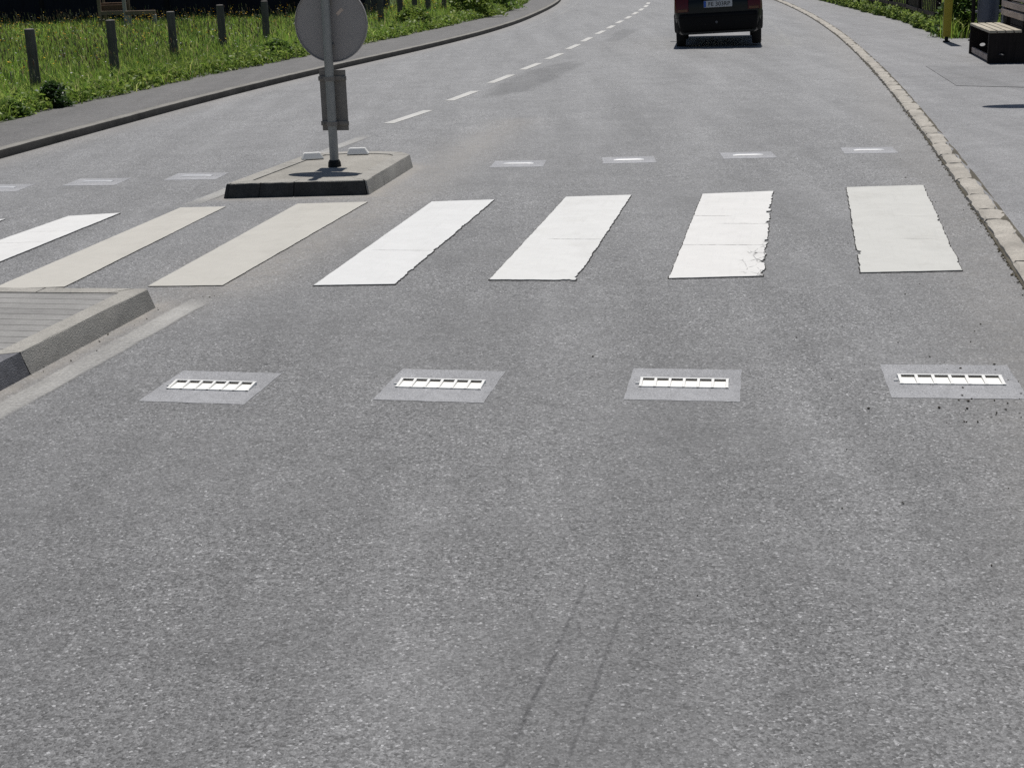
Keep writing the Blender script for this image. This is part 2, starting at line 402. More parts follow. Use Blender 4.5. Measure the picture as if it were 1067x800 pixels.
# right kerb: one row of rough granite stones nearly flush with the road, soil in the joints
bm = bmesh.new()
y = -6.0
while y < 62:
    L = random.uniform(.34, .85) * (1 if y < 40 else 2.2)
    y1 = y + L; n = 7; ca = random.uniform(-.008, .008); cb_ = random.uniform(-.010, .012)
    x0a, x1a = float(xR(y + .008)), float(xR(y1 - .008)); w = random.uniform(.122, .142)
    grid = []
    for i in range(n):
        f = i / (n - 1); yy = y + .008 + (L - .016) * f; xx = x0a + (x1a - x0a) * f
        ra = ca + random.uniform(-.007, .005); rb = cb_ + random.uniform(-.007, .009)
        row = []
        for o, z in ((-.002 + ra, -.02), (.000 + ra, .026), (.016 + ra, .038), (w * .5, .041), (w - .012 + rb, .040), (w + rb, .036), (w + rb, -.02)):
            q = Vector((xx, yy, 0)) + PERP * o
            row.append(bm.verts.new((q.x + random.uniform(-.003, .003), q.y - (.012 if i == 0 and z < .03 else 0) + random.uniform(-.006, .006) * (i in (0, n - 1)), z + random.uniform(-.004, .004) - (.008 if i in (0, n - 1) else 0))))
        grid.append(row)
    for i in range(n - 1):
        for j in range(6): bm.faces.new((grid[i][j], grid[i + 1][j], grid[i + 1][j + 1], grid[i][j + 1]))
    bm.faces.new(grid[0]); bm.faces.new(grid[-1][::-1])
    y = y1
tag(bm_obj('granite_kerb', bm, M_granite, smooth=35), kind='structure')
sweep('kerb_bed', xR, [(-.006, .003), (.002, .012), (.138, .0372), (.150, .0362)], M_joint, yk, .002)

# ------------------------------------------------------------------ traffic islands
def offset_poly(P, d):
    n = len(P); out = []
    area = sum(P[i][0] * P[(i + 1) % n][1] - P[(i + 1) % n][0] * P[i][1] for i in range(n))
    s = 1 if area > 0 else -1
    for i in range(n):
        a, b, c = Vector(P[i - 1]), Vector(P[i]), Vector(P[(i + 1) % n])
        u, v = (b - a).normalized(), (c - b).normalized()
        n1, n2 = Vector((-u.y, u.x)) * s, Vector((-v.y, v.x)) * s
        m = (n1 + n2).normalized(); out.append(b + m * (d / max(.35, m.dot(n1))))
    return out

def kerb_ring(parent, P, breaks, h, width, batter, special=None, blackface=()):
    """breaks: (edge index + fraction) positions of the joints, ascending; one mesh per kerb stone"""
    n = len(P)
    rings = [(offset_poly(P, 0), 0.0), (offset_poly(P, batter), h - .007), (offset_poly(P, batter + .003), h - .002), (offset_poly(P, batter + .009), h), (offset_poly(P, width), h), (offset_poly(P, width), .0)]
    def at(ring, t):
        i = int(math.floor(t)) % n; f = t - math.floor(t)
        return ring[i].lerp(ring[(i + 1) % n], f)
    for k in range(len(breaks)):
        t0 = breaks[k]; t1 = breaks[(k + 1) % len(breaks)]
        if t1 <= t0: t1 += n
        e0 = .004 / max(.05, (Vector(P[int(t0) % n]) - Vector(P[(int(t0) + 1) % n])).length)
        e1 = .004 / max(.05, (Vector(P[int(t1 - 1e-6) % n]) - Vector(P[(int(t1 - 1e-6) + 1) % n])).length)
        st = [t0 + e0] + [float(i) for i in range(int(math.floor(t0)) + 1, int(math.ceil(t1)))] + [t1 - e1]
        dense = []
        for a, b in zip(st[:-1], st[1:]):
            dense += [a + (b - a) * q / 6 for q in range(6)]
        dense.append(st[-1])
        bm = bmesh.new(); prev = None; first = None
        for t in dense:
            row = []
            for ri, (rg, z) in enumerate(rings):
                p = at(rg, t); j = 0 if ri in (0, 4, 5) else random.uniform(-.003, .003)
                row.append(bm.verts.new((p.x + j, p.y + j, z + j * .5)))
            if prev:
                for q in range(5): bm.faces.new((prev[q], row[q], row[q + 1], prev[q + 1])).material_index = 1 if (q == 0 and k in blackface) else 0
            else: first = row
            prev = row
        for fc in (bm.faces.new(first), bm.faces.new(prev[::-1])): fc.material_index = 1
        m, lab = (special or {}).get(k, (M_kerb, None))
        o = bm_obj('kerb_stone', bm, [m, M_kerbblack2], parent, smooth=22)
        if lab: o['label'] = lab

isl = empty('traffic_island', (0, 0, 0), 0, 'low concrete traffic island carrying the grey sign pole', 'traffic island')
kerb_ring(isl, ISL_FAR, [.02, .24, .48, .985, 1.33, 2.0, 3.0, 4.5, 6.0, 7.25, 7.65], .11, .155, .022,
          {0: (M_kerb, 'kerb stone with black front'), 1: (M_kerb, 'kerb stone with black front'), 2: (M_kerb, 'kerb stone with black front')}, (0, 1, 2, 10))
bm = bmesh.new(); prism(bm, [tuple(p) for p in offset_poly(ISL_FAR, .159)], 0, .104)
bm_obj('infill', bm, M_infill, isl)

isn = empty('traffic_island', (0, 0, 0), 0, 'long traffic island with grey block paving at the left edge', 'traffic island')
Pn = ISL_NEAR
kerb_ring(isn, Pn, [.06, .5, .98, 1.2, 1.4, 1.6, 1.8, 2.0, 3.0, 3.2, 3.4, 3.6, 3.797], .11, .13, .024,
          {11: (M_kerbdark, 'kerb stone with worn black paint')})
def paving():
    t = NT('grey block paving'); v = t.coord()
    mp = t.n('ShaderNodeMapping', {'Vector': v, 'Rotation': (0, 0, A)})
    br = t.n('ShaderNodeTexBrick', {'Vector': mp.outputs[0], 'Scale': 1.0, 'Mortar Size': .0035, 'Mortar Smooth': .3, 'Brick Width': 1.7, 'Row Height': .105,
                                    'Color1': (.245, .24, .232, 1), 'Color2': (.27, .265, .255, 1), 'Mortar': (.07, .068, .062, 1)})
    g = t.ramp(t.noise(v, 120, 3, .7), [(.25, .75), (.75, 1.22)])
    col = t.mixc(1.0, br.outputs['Color'], g, 'MULTIPLY')
    col = t.mixc(1.0, col, t.ramp(t.noise(v, 4, 5), [(.3, .85), (.7, 1.12)]), 'MULTIPLY')
    return t.bsdf(col, .85, .2, t.math('SUBTRACT', t.math('MULTIPLY', t.noise(v, 110, 3), .3), br.outputs['Fac']), .7, .005)
bm = bmesh.new(); prism(bm, [tuple(p) for p in offset_poly(Pn, .134)], 0, .106)
bm_obj('block_paving', bm, paving(), isn)

# white trapezoid blocks on the far island
def trap_block(loc, rz, label):
    bm = bmesh.new()
    b = [(-.095, -.05, 0), (.095, -.05, 0), (.095, .05, 0), (-.095, .05, 0)]
    t = [(-.075, -.026, .052), (.062, -.026, .052), (.062, .026, .052), (-.075, .026, .052)]
    vb = [bm.verts.new(p) for p in b]; vt = [bm.verts.new(p) for p in t]
    for i in range(4): bm.faces.new((vb[i], vb[(i + 1) % 4], vt[(i + 1) % 4], vt[i]))
    bm.faces.new(vt); bm.faces.new(vb[::-1])
    bmesh.ops.bevel(bm, geom=list(bm.edges), offset=.005, segments=2, affect='EDGES')
    tag(bm_obj('reflector_block', bm, M_white, None, loc, rz, 40), label, 'reflector', 'white blocks on the sign island')
trap_block((-1.625, 12.20, .110), R(12), 'white plastic wedge block left of the sign pole on the island')
trap_block((-1.262, 12.42, .110), R(2), 'white plastic wedge block right of the sign pole on the island')

# ------------------------------------------------------------------ the sign
sg = empty('traffic_sign', (-1.388, 11.73, .104), -A, 'round traffic sign seen from its plain grey back, small plate under it', 'traffic sign')
bm = bmesh.new(); cyl(bm, (0, 0, 0), (.012, .0, 1.75), .036, .036, 28); bm_obj('pole', bm, M_polem, sg, smooth=40)
bm = bmesh.new(); cyl(bm, (0, 0, 0), (0, 0, .04), .054, .050, 24); cyl(bm, (0, 0, .04), (0, 0, .055), .047, .042, 24); bm_obj('base_collar', bm, M_black, sg, smooth=40)
bm = bmesh.new(); cx = .028; cz = 1.125
cyl(bm, (cx, .058, cz), (cx, .062, cz), .297, .297, 72)
rim = []
for i in range(72):                                  # folded rim
    a = 2 * math.pi * i / 72
    rim.append([bm.verts.new((cx + math.cos(a) * r_, y_, cz + math.sin(a) * r_)) for r_, y_ in ((.300, .064), (.300, .046), (.294, .046), (.294, .0575))])
for i in range(72):
    for q in range(3): bm.faces.new((rim[i][q], rim[(i + 1) % 72][q], rim[(i + 1) % 72][q + 1], rim[i][q + 1]))
dk = bm_obj('sign_disc', bm, M_alu, sg, smooth=40)
bm = bmesh.new(); cyl(bm, (cx, .063, cz), (cx, .0655, cz), .297, .297, 64); bm_obj('sign_face', bm, M_blue, dk)
bm = bmesh.new(); box(bm, -.012, .012, .0555, .0578, -.032, .032, 0, 0, Matrix.Translation((cx + .075, 0, cz + .09)) @ Matrix.Rotation(R(48), 4, 'Y')); bm_obj('sticker', bm, M_sticker, dk)
for z in (cz - .17, cz + .17):
    bm = bmesh.new(); box(bm, -.035, .045, .030, .0565, z - .014, z + .014, .003); bm_obj('clamp', bm, M_galvd, sg)
bm = bmesh.new(); box(bm, -.097, .123, .048, .054, .285, .765, .002); pl = bm_obj('sign_plate', bm, M_galvd, sg)
for z in (.345, .70):
    bm = bmesh.new(); box(bm, -.104, .130, .036, .0475, z - .018, z + .018, .003); cyl(bm, (.004, 0, z - .016), (.004, 0, z + .016), .042, .042, 24)
    for xx in (-.082, .108): cyl(bm, (xx, .0355, z), (xx, .028, z), .010, .010, 8)
    bm_obj('clamp', bm, M_galvd, sg, smooth=40)

# ------------------------------------------------------------------ crosswalk stripes
def stripe(cs, c, label, cracks=(), crumble=None, jag=(.003, .003, .003, .003), chips=(), dirt=.25, th=.007, fr_=.006):
    """cs: four corners near-left, near-right, far-right, far-left in plan"""
    o0 = Vector(cs[0]); rot = Matrix.Rotation(A, 2)
    loc = [rot @ (Vector(p) - o0) for p in cs]
    pts = []
    for i in range(4):
        a, b = loc[i], loc[(i + 1) % 4]; n = max(2, int((b - a).length / .016)); nrm = Vector((-(b - a).y, (b - a).x)).normalized()
        w = 0
        for k in range(n):
            w = w * .72 + random.gauss(0, jag[i] * .30)
            d = w if k else 0
            for (e, f0, f1, dep) in chips:
                if e == i and f0 <= k / n <= f1: d += dep * random.uniform(.3, .75)
            p = a.lerp(b, k / n) + nrm * d
            pts.append((p.x, p.y))
    bm = bmesh.new(); prism(bm, pts, .002, th)
    fr = []
    cen = sum((Vector(p) for p in loc), Vector((0, 0))) / 4
    for p in pts:
        q = Vector(p); e = (q - cen); e.x = math.copysign(1, e.x) * fr_ if abs(e.x) > .18 else 0; e.y = math.copysign(1, e.y) * fr_ if abs(q.y - cen.y) > 1.25 else 0
        q = q + e * random.uniform(.3, 1.35); fr.append((q.x, q.y))
    f = bm.faces.new([bm.verts.new((x, y, .0038)) for x, y in fr]); f.material_index = 1
    m = paint('stripe paint', c, cracks, crumble, dirt)
    o = bm_obj('crosswalk_stripe', bm, [m, M_fringe], None, (o0.x, o0.y, 0), -A)
    return tag(o, label, 'crosswalk stripe', 'stripes of the zebra crossing')
WH = (.64, .64, .63)
stripe([(-1.082, 7.80), (-.632, 7.772), (-.09, 10.47), (-.546, 10.464)], WH, 'bright white crosswalk stripe just right of the two beige ones',
       [(.97, .03, .47, -.01, .55)], None, (.002, .006, .002, .002), [(1, .1, .14, .012), (1, .33, .36, .014), (1, .6, .63, .01)], .15)
stripe([(-.108, 7.815), (.362, 7.735), (.917, 10.496), (.438, 10.497)], (.635, .632, .615), 'white crosswalk stripe with tyre scrub marks and a single cross crack',
       [(1.15, .12, .50, .02, .7)], None, (.006, .006, .003, .003), [(0, .85, .95, .02), (1, .02, .08, .02), (1, .45, .5, .012)], .3)
stripe([(.877, 7.711), (1.390, 7.70), (1.949, 10.478), (1.431, 10.444)], (.66, .65, .63), 'white crosswalk stripe with crumbling lower right corner and cross cracks',
       [(.92, -.1, .7, .03, .9), (1.62, .15, .7, .02, .9), (1.90, -.1, .26, .02, .9)], (.53, .42, .17, .62), (.003, .009, .003, .004),
       [(1, .02, .05, .02), (1, .12, .15, .025), (1, .22, .25, .02), (1, .33, .36, .03), (1, .55, .58, .03), (1, .68, .71, .05), (1, .74, .80, .02)], .15)
stripe([(1.929, 7.711), (2.478, 7.69), (3.068, 10.54), (2.507, 10.55)], (.53, .525, .495), 'dull cream crosswalk stripe nearest the granite kerb',
       [(.95, .25, .5, .02, .4), (1.72, .2, .55, .0, .3)], None, (.003, .008, .003, .006), [(3, .80, .83, .03), (1, .5, .53, .02)], .35)
stripe([(-2.027, 7.91), (-1.60, 7.875), (-1.024, 10.545), (-1.541, 10.557)], (.475, .458, .415), 'faded beige crosswalk stripe between the two islands, right one',
       [], None, (.002, .003, .002, .002), [], .3, .0055, .003)
stripe([(-2.92, 7.96), (-2.51, 7.96), (-2.066, 10.525), (-2.40, 10.545)], (.485, .465, .42), 'faded beige crosswalk stripe behind the block paved island, left one',
       [], None, (.002, .003, .002, .002), [], .3, .0055, .003)
stripe([(-3.72, 8.0), (-3.27, 8.0), (-2.804, 10.38), (-3.16, 10.31)], (.66, .655, .64), 'white crosswalk stripe cut by the left frame edge beside the beige one',
       [(1.35, -.1, .6, .25, .5), (1.75, .1, .6, .2, .3)], None, (.002, .003, .002, .002), [], .15)
stripe([(-4.5, 8.0), (-4.05, 8.0), (-3.60, 10.27), (-3.98, 10.2)], (.66, .655, .64), 'white crosswalk stripe of which only a tip shows at the left edge',
       [], None, (.002, .003, .002, .002), [], .15)
stripe([(-5.3, 8.0), (-4.85, 8.0), (-4.42, 10.1), (-4.8, 10.05)], (.66, .655, .64), 'white crosswalk stripe against the left kerb, outside the picture', [], None, (.002,) * 4, [], .15)

# ------------------------------------------------------------------ road markers set in resin
def make_marker():
    root = empty('road_marker')
    bm = bmesh.new(); pts = []
    cs = [(-.232, -.225), (.232, -.225), (.236, .228), (-.228, .225)]
    for i in range(4):
        a, b = Vector(cs[i]), Vector(cs[(i + 1) % 4])
        for k in range(12):
            p = a.lerp(b, k / 12); pts.append((p.x + random.gauss(0, .0014), p.y + random.gauss(0, .0014)))
    prism(bm, pts, .0004, .0016); bm_obj('resin_patch', bm, M_resin, root)
    bm = bmesh.new(); W, D, z0, z1 = .186, .052, .0012, .0155
    xs = [-W + .008 + i * (2 * W - .016) / 6 for i in range(7)]
    box(bm, -W, W, D - .010, D, z0, z1, .002); box(bm, -W, W, -D, -D + .009, z0, .0062, .001)
    for i, x in enumerate(xs):                            # seven ribs, sloping down towards the traffic
        h = .0055
        v = [bm.verts.new(p) for p in ((x - h, -D, z0), (x + h, -D, z0), (x + h, D - .01, z0), (x - h, D - .01, z0), (x - h, -D, .0068), (x + h, -D, .0068), (x + h, D - .01, z1 - .001), (x - h, D - .01, z1 - .001))]
        for f in ((0, 1, 5, 4), (1, 2, 6, 5), (2, 3, 7, 6), (3, 0, 4, 7), (4, 5, 6, 7)): bm.faces.new([v[q] for q in f])
    box(bm, -W - .016, -W + .001, -.010, -.004, z0, .008, .001)
    bm_obj('housing', bm, M_white, root)
    for a, b in zip(xs[:-1], xs[1:]):
        bm = bmesh.new(); box(bm, a + .0065, b - .0065, -D + .0095, D - .0105, .0022, .0048)
        ce = bm_obj('cell', bm, M_cellw, root)
        bm = bmesh.new(); box(bm, a + .0066, b - .0066, D - .0125, D - .0104, .0052, .0120); bm_obj('lens', bm, M_slitshade, ce)  # dark bar paints the shade at the slot's far wall
    return root
def copy_tree(o, parent=None):
    c = o.copy(); COL.objects.link(c); c.parent = parent
    for ch in o.children: copy_tree(ch, c)
    return c
mk = make_marker()
FRONT = [((-1.285, 5.905), 'slotted white road marker in grey patch near the block paved island'),
         ((-.302, 5.828), 'slotted white road marker in grey patch, second from the left in the front row'),
         ((.716, 5.735), 'slotted white road marker in grey patch, third from the left in the front row'),
         ((1.808, 5.668), 'slotted white road marker in grit-strewn grey patch, nearest the right frame edge')]
for i, (p, lab) in enumerate(FRONT):
    o = mk if i == 0 else copy_tree(mk)
    o.location = (p[0], p[1], 0); o.rotation_euler = (0, 0, -A + (.03 if i == 2 else 0) + (.06 if i == 3 else 0))
    if i == 3: o.scale = (1.14, 1.06, 1)
    tag(o, lab, 'road marker', 'road markers in front of the crossing')

def make_far_marker():
    root = empty('road_marker')
    bm = bmesh.new(); pts = []
    cs = [(-.225, -.19), (.225, -.19), (.228, .19), (-.225, .19)]
    for i in range(4):
        a, b = Vector(cs[i]), Vector(cs[(i + 1) % 4])
        for k in range(10):
            p = a.lerp(b, k / 10); pts.append((p.x + random.gauss(0, .002), p.y + random.gauss(0, .002)))
    prism(bm, pts, .0004, .0016); bm_obj('resin_patch', bm, M_resin2, root)
    bm = bmesh.new(); n = 9                                # a low ridge, smooth on the side seen here
    prof = [(-.02, .0028), (-.016, .006), (-.004, .011), (.010, .014), (.026, .012), (.034, .007), (.038, .0028)]
    rows = [[bm.verts.new((-.13 + .26 * i / n + (.0 if 0 < i < n else 0), y_, z_ if 0 < i < n else min(z_, .005))) for y_, z_ in prof] for i in range(n + 1)]
    for i in range(n):
        for q in range(len(prof) - 1): bm.faces.new((rows[i][q], rows[i + 1][q], rows[i + 1][q + 1], rows[i][q + 1]))
    bm.faces.new(rows[0]); bm.faces.new(rows[-1][::-1])
    bm_obj('housing', bm, M_white2, root, smooth=50)
    return root
fm = make_far_marker()
BACK = [((.112, 12.30), 'smooth pale road marker beyond the crossing, right of the sign island'),
        ((1.055, 12.33), 'smooth pale road marker beyond the stripe with the single cross crack'),
        ((2.085, 12.40), 'smooth pale road marker beyond the stripe with the crumbling corner'),
        ((3.145, 12.48), 'smooth pale road marker beyond the dull cream stripe, by the granite kerb'),
        ((-2.60, 12.13), 'smooth pale road marker in the left lane, nearest the sign island'),
        ((-3.40, 11.98), 'smooth pale road marker in the middle of the left lane'),
        ((-4.15, 11.80), 'smooth pale road marker at the left frame edge, nearest the path kerb')]
for i, (p, lab) in enumerate(BACK):
    o = fm if i == 0 else copy_tree(fm)
    o.location = (p[0], p[1], 0); o.rotation_euler = (0, 0, -A + (0.16 if i in (1, 2) else .08))
    tag(o, lab, 'road marker', 'road markers beyond the crossing')

# ------------------------------------------------------------------ painted lines
def line_strip(name, pts, w, mat, z=.004, label=None, cat='road line', group=None, seg=.1, fade=False):
    P = [Vector(p) for p in pts]; dense = []
    for a, b in zip(P[:-1], P[1:]):
        n = max(1, int((b - a).length / seg)); dense += [a.lerp(b, k / n) for k in range(n)]
    dense.append(P[-1])
    o0 = dense[0].copy(); n = len(dense); V = []; F = []
    lanes = [(-.5, 0), (-.36, .85), (0, 1), (.36, .85), (.5, 0)] if fade else [(-.5, 1), (.5, 1)]
    for i, p in enumerate(dense):
        t = (dense[min(i + 1, n - 1)] - dense[max(i - 1, 0)]).normalized(); nn = Vector((t.y, -t.x))
        ends = min(1, i / 3, (n - 1 - i) / 3) if fade else 1
        jw = random.uniform(-.006, .006) if fade else random.uniform(-.002, .002)
        for u, a in lanes:
            q = p + nn * (w * u + jw) - o0; V.append((q.x, q.y, 0)); F.append(a * ends)
    k = len(lanes); idx = np.arange(n * k).reshape(n, k)
    q = np.stack([idx[:-1, :-1], idx[:-1, 1:], idx[1:, 1:], idx[1:, :-1]], -1).reshape(-1, 4)
    me = np_mesh(name, V, [q]); at = me.attributes.new('fade', 'FLOAT', 'POINT'); at.data.foreach_set('value', np.array(F, np.float32))
    return tag(link(name, me, mat, None, (o0.x, o0.y, z)), label, cat, group)
DASH = [((-1.239, 15.602), (-.87, 16.80)), ((-.66, 17.85), (-.36, 19.0)), ((-.17, 20.1), (.13, 21.35)), ((.30, 22.2), (.59, 23.4)), ((.74, 24.2), (1.03, 25.45)),
        ((1.18, 26.45), (1.44, 27.7)), ((1.56, 28.5), (1.80, 29.75)), ((1.98, 30.8), (2.22, 32.0)), ((2.36, 32.8), (2.58, 34.0)), ((2.72, 34.9), (2.95, 36.1)), ((3.12, 37.0), (3.33, 38.2)), ((3.48, 39.1), (3.72, 40.5)), ((3.86, 41.3), (4.08, 42.7)), ((4.22, 43.5), (4.42, 44.9)), ((4.52, 45.7), (4.68, 47.0))]
ORD = ['nearest the sign island', 'second from the sign island', 'third from the sign island', 'fourth from the sign island', 'fifth from the sign island', 'sixth from the sign island', 'seventh from the sign island', 'eighth from the sign island', 'ninth from the sign island', 'tenth from the sign island', 'eleventh from the sign island', 'twelfth from the sign island', 'thirteenth from the sign island', 'third from the top edge of the picture', 'last one at the top edge of the picture']
for (a, b), od in zip(DASH, ORD):
    line_strip('centre_line_dash', [a, b], .115, M_line, .004, 'short white dash of the centre line, ' + od, 'road line', 'dashes of the centre line')
line_strip('edge_line', [(-3.0, 1.9), (-2.30, 4.85), (-2.105, 5.63), (-1.63, 7.62)], .15, M_faint, .004, fade=True, label='faded pale line along the kerb of the block paved island')
line_strip('edge_line', [(-2.36, 10.60), (-2.20, 11.3), (-1.90, 12.45), (-1.72, 13.25), (-1.36, 14.65)], .14, M_faint, .004, fade=True, label='faded pale line passing left of the sign island')
yy = np.arange(25.2, 60, 1.); line_strip('edge_line', [(float(xR(v)) - .98 - .006 * (v - 25), float(v)) for v in yy], .12, M_ghost, .004, fade=True, label='almost worn away white line right of the dark car')
yy = np.arange(33, 60, 1.); line_strip('edge_line', [(float(xL(v)) + .62, float(v)) for v in yy], .10, M_ghost, .004, fade=True, label='almost worn away white line along the far left kerb')

# ------------------------------------------------------------------ the car
def car():
    t = NT('dark green car paint'); v = t.coord()
    m_paint = t.bsdf(t.ramp(t.noise(v, 3, 5), [(.3, (.0035, .005, .006)), (.7, (.005, .007, .008))]), .34, .3, None, Coat_Weight=.12, Coat_Roughness=.12)
    m_bump = simple('dark bumper plastic', (.0045, .0045, .0055), .62, .16, .2, 20)
    m_glass = simple('dark car glass', (.01, .012, .014), .06, .6, .1, 3, bstr=0)
    m_red = simple('red tail lamp lens', (.085, .006, .009), .25, .4, .25, 25, bstr=.05)
    m_amber = simple('amber lamp lens', (.10, .030, .008), .15, .6, .2, 25, bstr=.05)
    m_under = simple('underbody', (.008, .008, .008), .9, .1)
    m_rim = simple('steel rim', (.18, .18, .19), .4, .5, .1, 20, metal=.6)
    m_plate = simple('white number plate', (.45, .46, .48), .4, .4, .08, 30, bstr=0)
    m_head = simple('headlamp glass', (.5, .5, .5), .1, .6, .1, 20)
    root = empty('car', (3.88, 26.36, 0), R(-8.5), 'dark hatchback driving away, seen from behind with its roof out of frame', 'car')
    root.rotation_euler = (0, R(-1.9), R(-8.5))
    # stations along the car, y forward from the rear axle
    st = [(-.56, .74), (-.55, .80), (-.52, .86), (-.44, .93), (-.30, 1.10), (-.12, 1.30), (.02, 1.37), (.5, 1.41), (1.0, 1.40), (1.35, 1.33), (1.75, 1.10), (2.02, .94), (2.4, .89), (2.65, .83), (2.76, .74), (2.80, .64)]
    def hw(z, top):
        if z <= .9: return .70 + .068 * math.sin(min(1, (z - .2) / .42) * math.pi / 2) - max(0, z - .62) * .05
        return .754 - (z - .9) * .30
    rows = []; bm = bmesh.new()
    for y_, top in st:
        e = 1.0
        if y_ < -.3: e = 1 - .10 * ((-.3 - y_) / .26) ** 2.2
        if y_ > 2.2: e = 1 - .16 * ((y_ - 2.2) / .6) ** 2
        zb = .24
        zs = [zb, zb + .04] + [zb + .04 + (top - .05 - zb - .04) * q / 8 for q in range(1, 9)]
        half = [(hw(z, top) * e, z) for z in zs]
        half += [(half[-1][0] - .05, top - .012), (half[-1][0] * .55, top), (0, top + .006)]
        pts = [(0, zb)] + [(half[0][0] * .95, zb)] + half[1:]
        row = [bm.verts.new((x, y_, z)) for x, z in pts] + [bm.verts.new((-x, y_, z)) for x, z in pts[-2:0:-1]]
        rows.append(row)
    n = len(rows[0])
    for a, b in zip(rows[:-1], rows[1:]):
        for i in range(n): bm.faces.new((a[i], a[(i + 1) % n], b[(i + 1) % n], b[i]))
    bm.faces.new(rows[0]); bm.faces.new(rows[-1][::-1])
    body = bm_obj('body', bm, m_paint, root, smooth=38)
    # wheel arches cut out of the body
    try:
        cb = bmesh.new()
        for ya in (0, 2.18):
            for sx_ in (-1, 1): cyl(cb, (sx_ * .50, ya, .28), (sx_ * .95, ya, .28), .325, .325, 32)
        bmesh.ops.recalc_face_normals(cb, faces=cb.faces); cm = bpy.data.meshes.new('arch'); cb.to_mesh(cm); cb.free()
        cut = bpy.data.objects.new('arch', cm); COL.objects.link(cut); cut.parent = root
        md = body.modifiers.new('b', 'BOOLEAN'); md.object = cut; md.operation = 'DIFFERENCE'; md.solver = 'EXACT'
        bpy.context.view_layer.update()
        me = bpy.data.meshes.new_from_object(body.evaluated_get(bpy.context.evaluated_depsgraph_get()))
        body.modifiers.clear(); body.data = me; bpy.data.objects.remove(cut)
    except Exception as ex: print('arch', ex)
    def panel(name, quads, mat, par=root, th=.004):
        b = bmesh.new()
        for q in quads:
            vs = [Vector(p) for p in q]; nn = (vs[1] - vs[0]).cross(vs[2] - vs[0]).normalized()
            f = b.faces.new([b.verts.new(p) for p in vs])
        r_ = bmesh.ops.extrude_face_region(b, geom=list(b.faces))
        for e_ in r_['geom']:
            if isinstance(e_, bmesh.types.BMVert): e_.co += nn * th
        return bm_obj(name, b, mat, par)
    # rear window and side windows on the surface of the cabin
    panel('rear_window', [[(-.53, -.395, 1.00), (.53, -.395, 1.00), (.47, -.155, 1.282), (-.47, -.155, 1.282)]], m_glass, th=.014)
    panel('windscreen', [[(.56, 1.95, .985), (-.56, 1.95, .985), (-.50, 1.40, 1.31), (.50, 1.40, 1.31)]], m_glass, th=.02)
    for s in (-1, 1):
        for (y0, y1, y2, y3) in ((-.10, .62, .60, .12), (.68, 1.66, 1.36, .66)):
            q = [(s * .752, y0, .93), (s * .752, y1, .93), (s * .652, y2, 1.27), (s * .652, y3, 1.27)]
            panel('side_window', [q if s > 0 else q[::-1]], m_glass, th=.006)
    # rear bumper, rounded in plan
    def bumper(name, yb, sgn, z0, z1, mat):
        b = bmesh.new(); secs = []
        for k in range(25):
            a = -1 + 2 * k / 24; x = a * .772; cr = max(0, (abs(a) - .78) / .22)
            y_ = yb + .26 * (cr ** 2.4)
            secs.append((x * (1 - .012 * cr), y_))
        prof = [(.06, z0), (.0, z0 + .012), (-.028, z0 + .05), (-.040, (z0 + z1) / 2), (-.046, z1 - .07), (-.048, z1 - .035), (-.030, z1 - .01), (.03, z1)]
        rws = []
        for k, (x, y_) in enumerate(secs):
            a = max(0, (abs(x) - .60) / .17); nx = math.copysign(min(1, a), x) * .8; ny = math.sqrt(max(.05, 1 - nx * nx))
            rws.append([b.verts.new((x - nx * o * .3, y_ + o * ny, z)) for o, z in prof])
        for p, q in zip(rws[:-1], rws[1:]):
            for i in range(len(prof) - 1): b.faces.new((p[i], q[i], q[i + 1], p[i + 1]))
        return bm_obj(name, b, mat, root, smooth=45)
    rb = bumper('rear_bumper', -.56, -1, .265, .60, m_bump)
    b = bmesh.new(); cyl(b, (-.03, -.612, .435), (-.03, -.602, .435), .022, .022, 16); bm_obj('tow_cover', b, simple('grey plastic cap', (.10, .10, .11), .5), rb)
    b = bmesh.new(); box(b, -.74, .74, -.6085, -.600, .525, .532); bm_obj('groove', b, m_under, rb)
    b = bmesh.new(); box(b, -.74, .74, 2.74, 2.86, .24, .56, .03); bm_obj('front_bumper', b, m_bump, root)
    for s in (-1, 1):
        b = bmesh.new(); x0, x1 = (.515, .752); 
        vs = []
        for yy_, zz, ex in ((-.585, .625, 0), (-.578, .80, 0), (-.53, .90, 0)):
            vs.append([b.verts.new((s * x0, yy_, zz)), b.verts.new((s * (x0 + .12), yy_, zz)), b.verts.new((s * (x1 - .03), yy_ + .015, zz)), b.verts.new((s * x1, yy_ + .075, zz)), b.verts.new((s * (x1 + .004), yy_ + .17, zz))])
        for p, q in zip(vs[:-1], vs[1:]):
            for i in range(4): b.faces.new((p[i], p[i + 1], q[i + 1], q[i]))
        r_ = bmesh.ops.extrude_face_region(b, geom=list(b.faces))
        for e_ in r_['geom']:
            if isinstance(e_, bmesh.types.BMVert): e_.co.y += .06; e_.co.x *= .97
        tl = bm_obj('tail_light', b, m_red, root, smooth=30)
        b = bmesh.new(); box(b, min(s * .53, s * .70), max(s * .53, s * .70), -.5885, -.583, .632, .672, .002); bm_obj('indicator', b, m_amber, tl)
        b = bmesh.new(); box(b, min(s * .5, s * .68), max(s * .5, s * .68), 2.755, 2.80, .60, .72, .02); bm_obj('headlight', b, m_head, root)
        b = bmesh.new(); box(b, min(s * .75, s * .88), max(s * .75, s * .82), 1.58, 1.68, .92, 1.02, .02); bm_obj('wing_mirror', b, m_bump, root)
    # number plate
    b = bmesh.new(); box(b, -.245, .245, -.604, -.592, .685, .80, .004); lp = bm_obj('number_plate', b, m_plate, root)
    b = bmesh.new(); box(b, -.243, -.205, -.6065, -.6045, .69, .795); bm_obj('country_band', b, M_blue, lp)
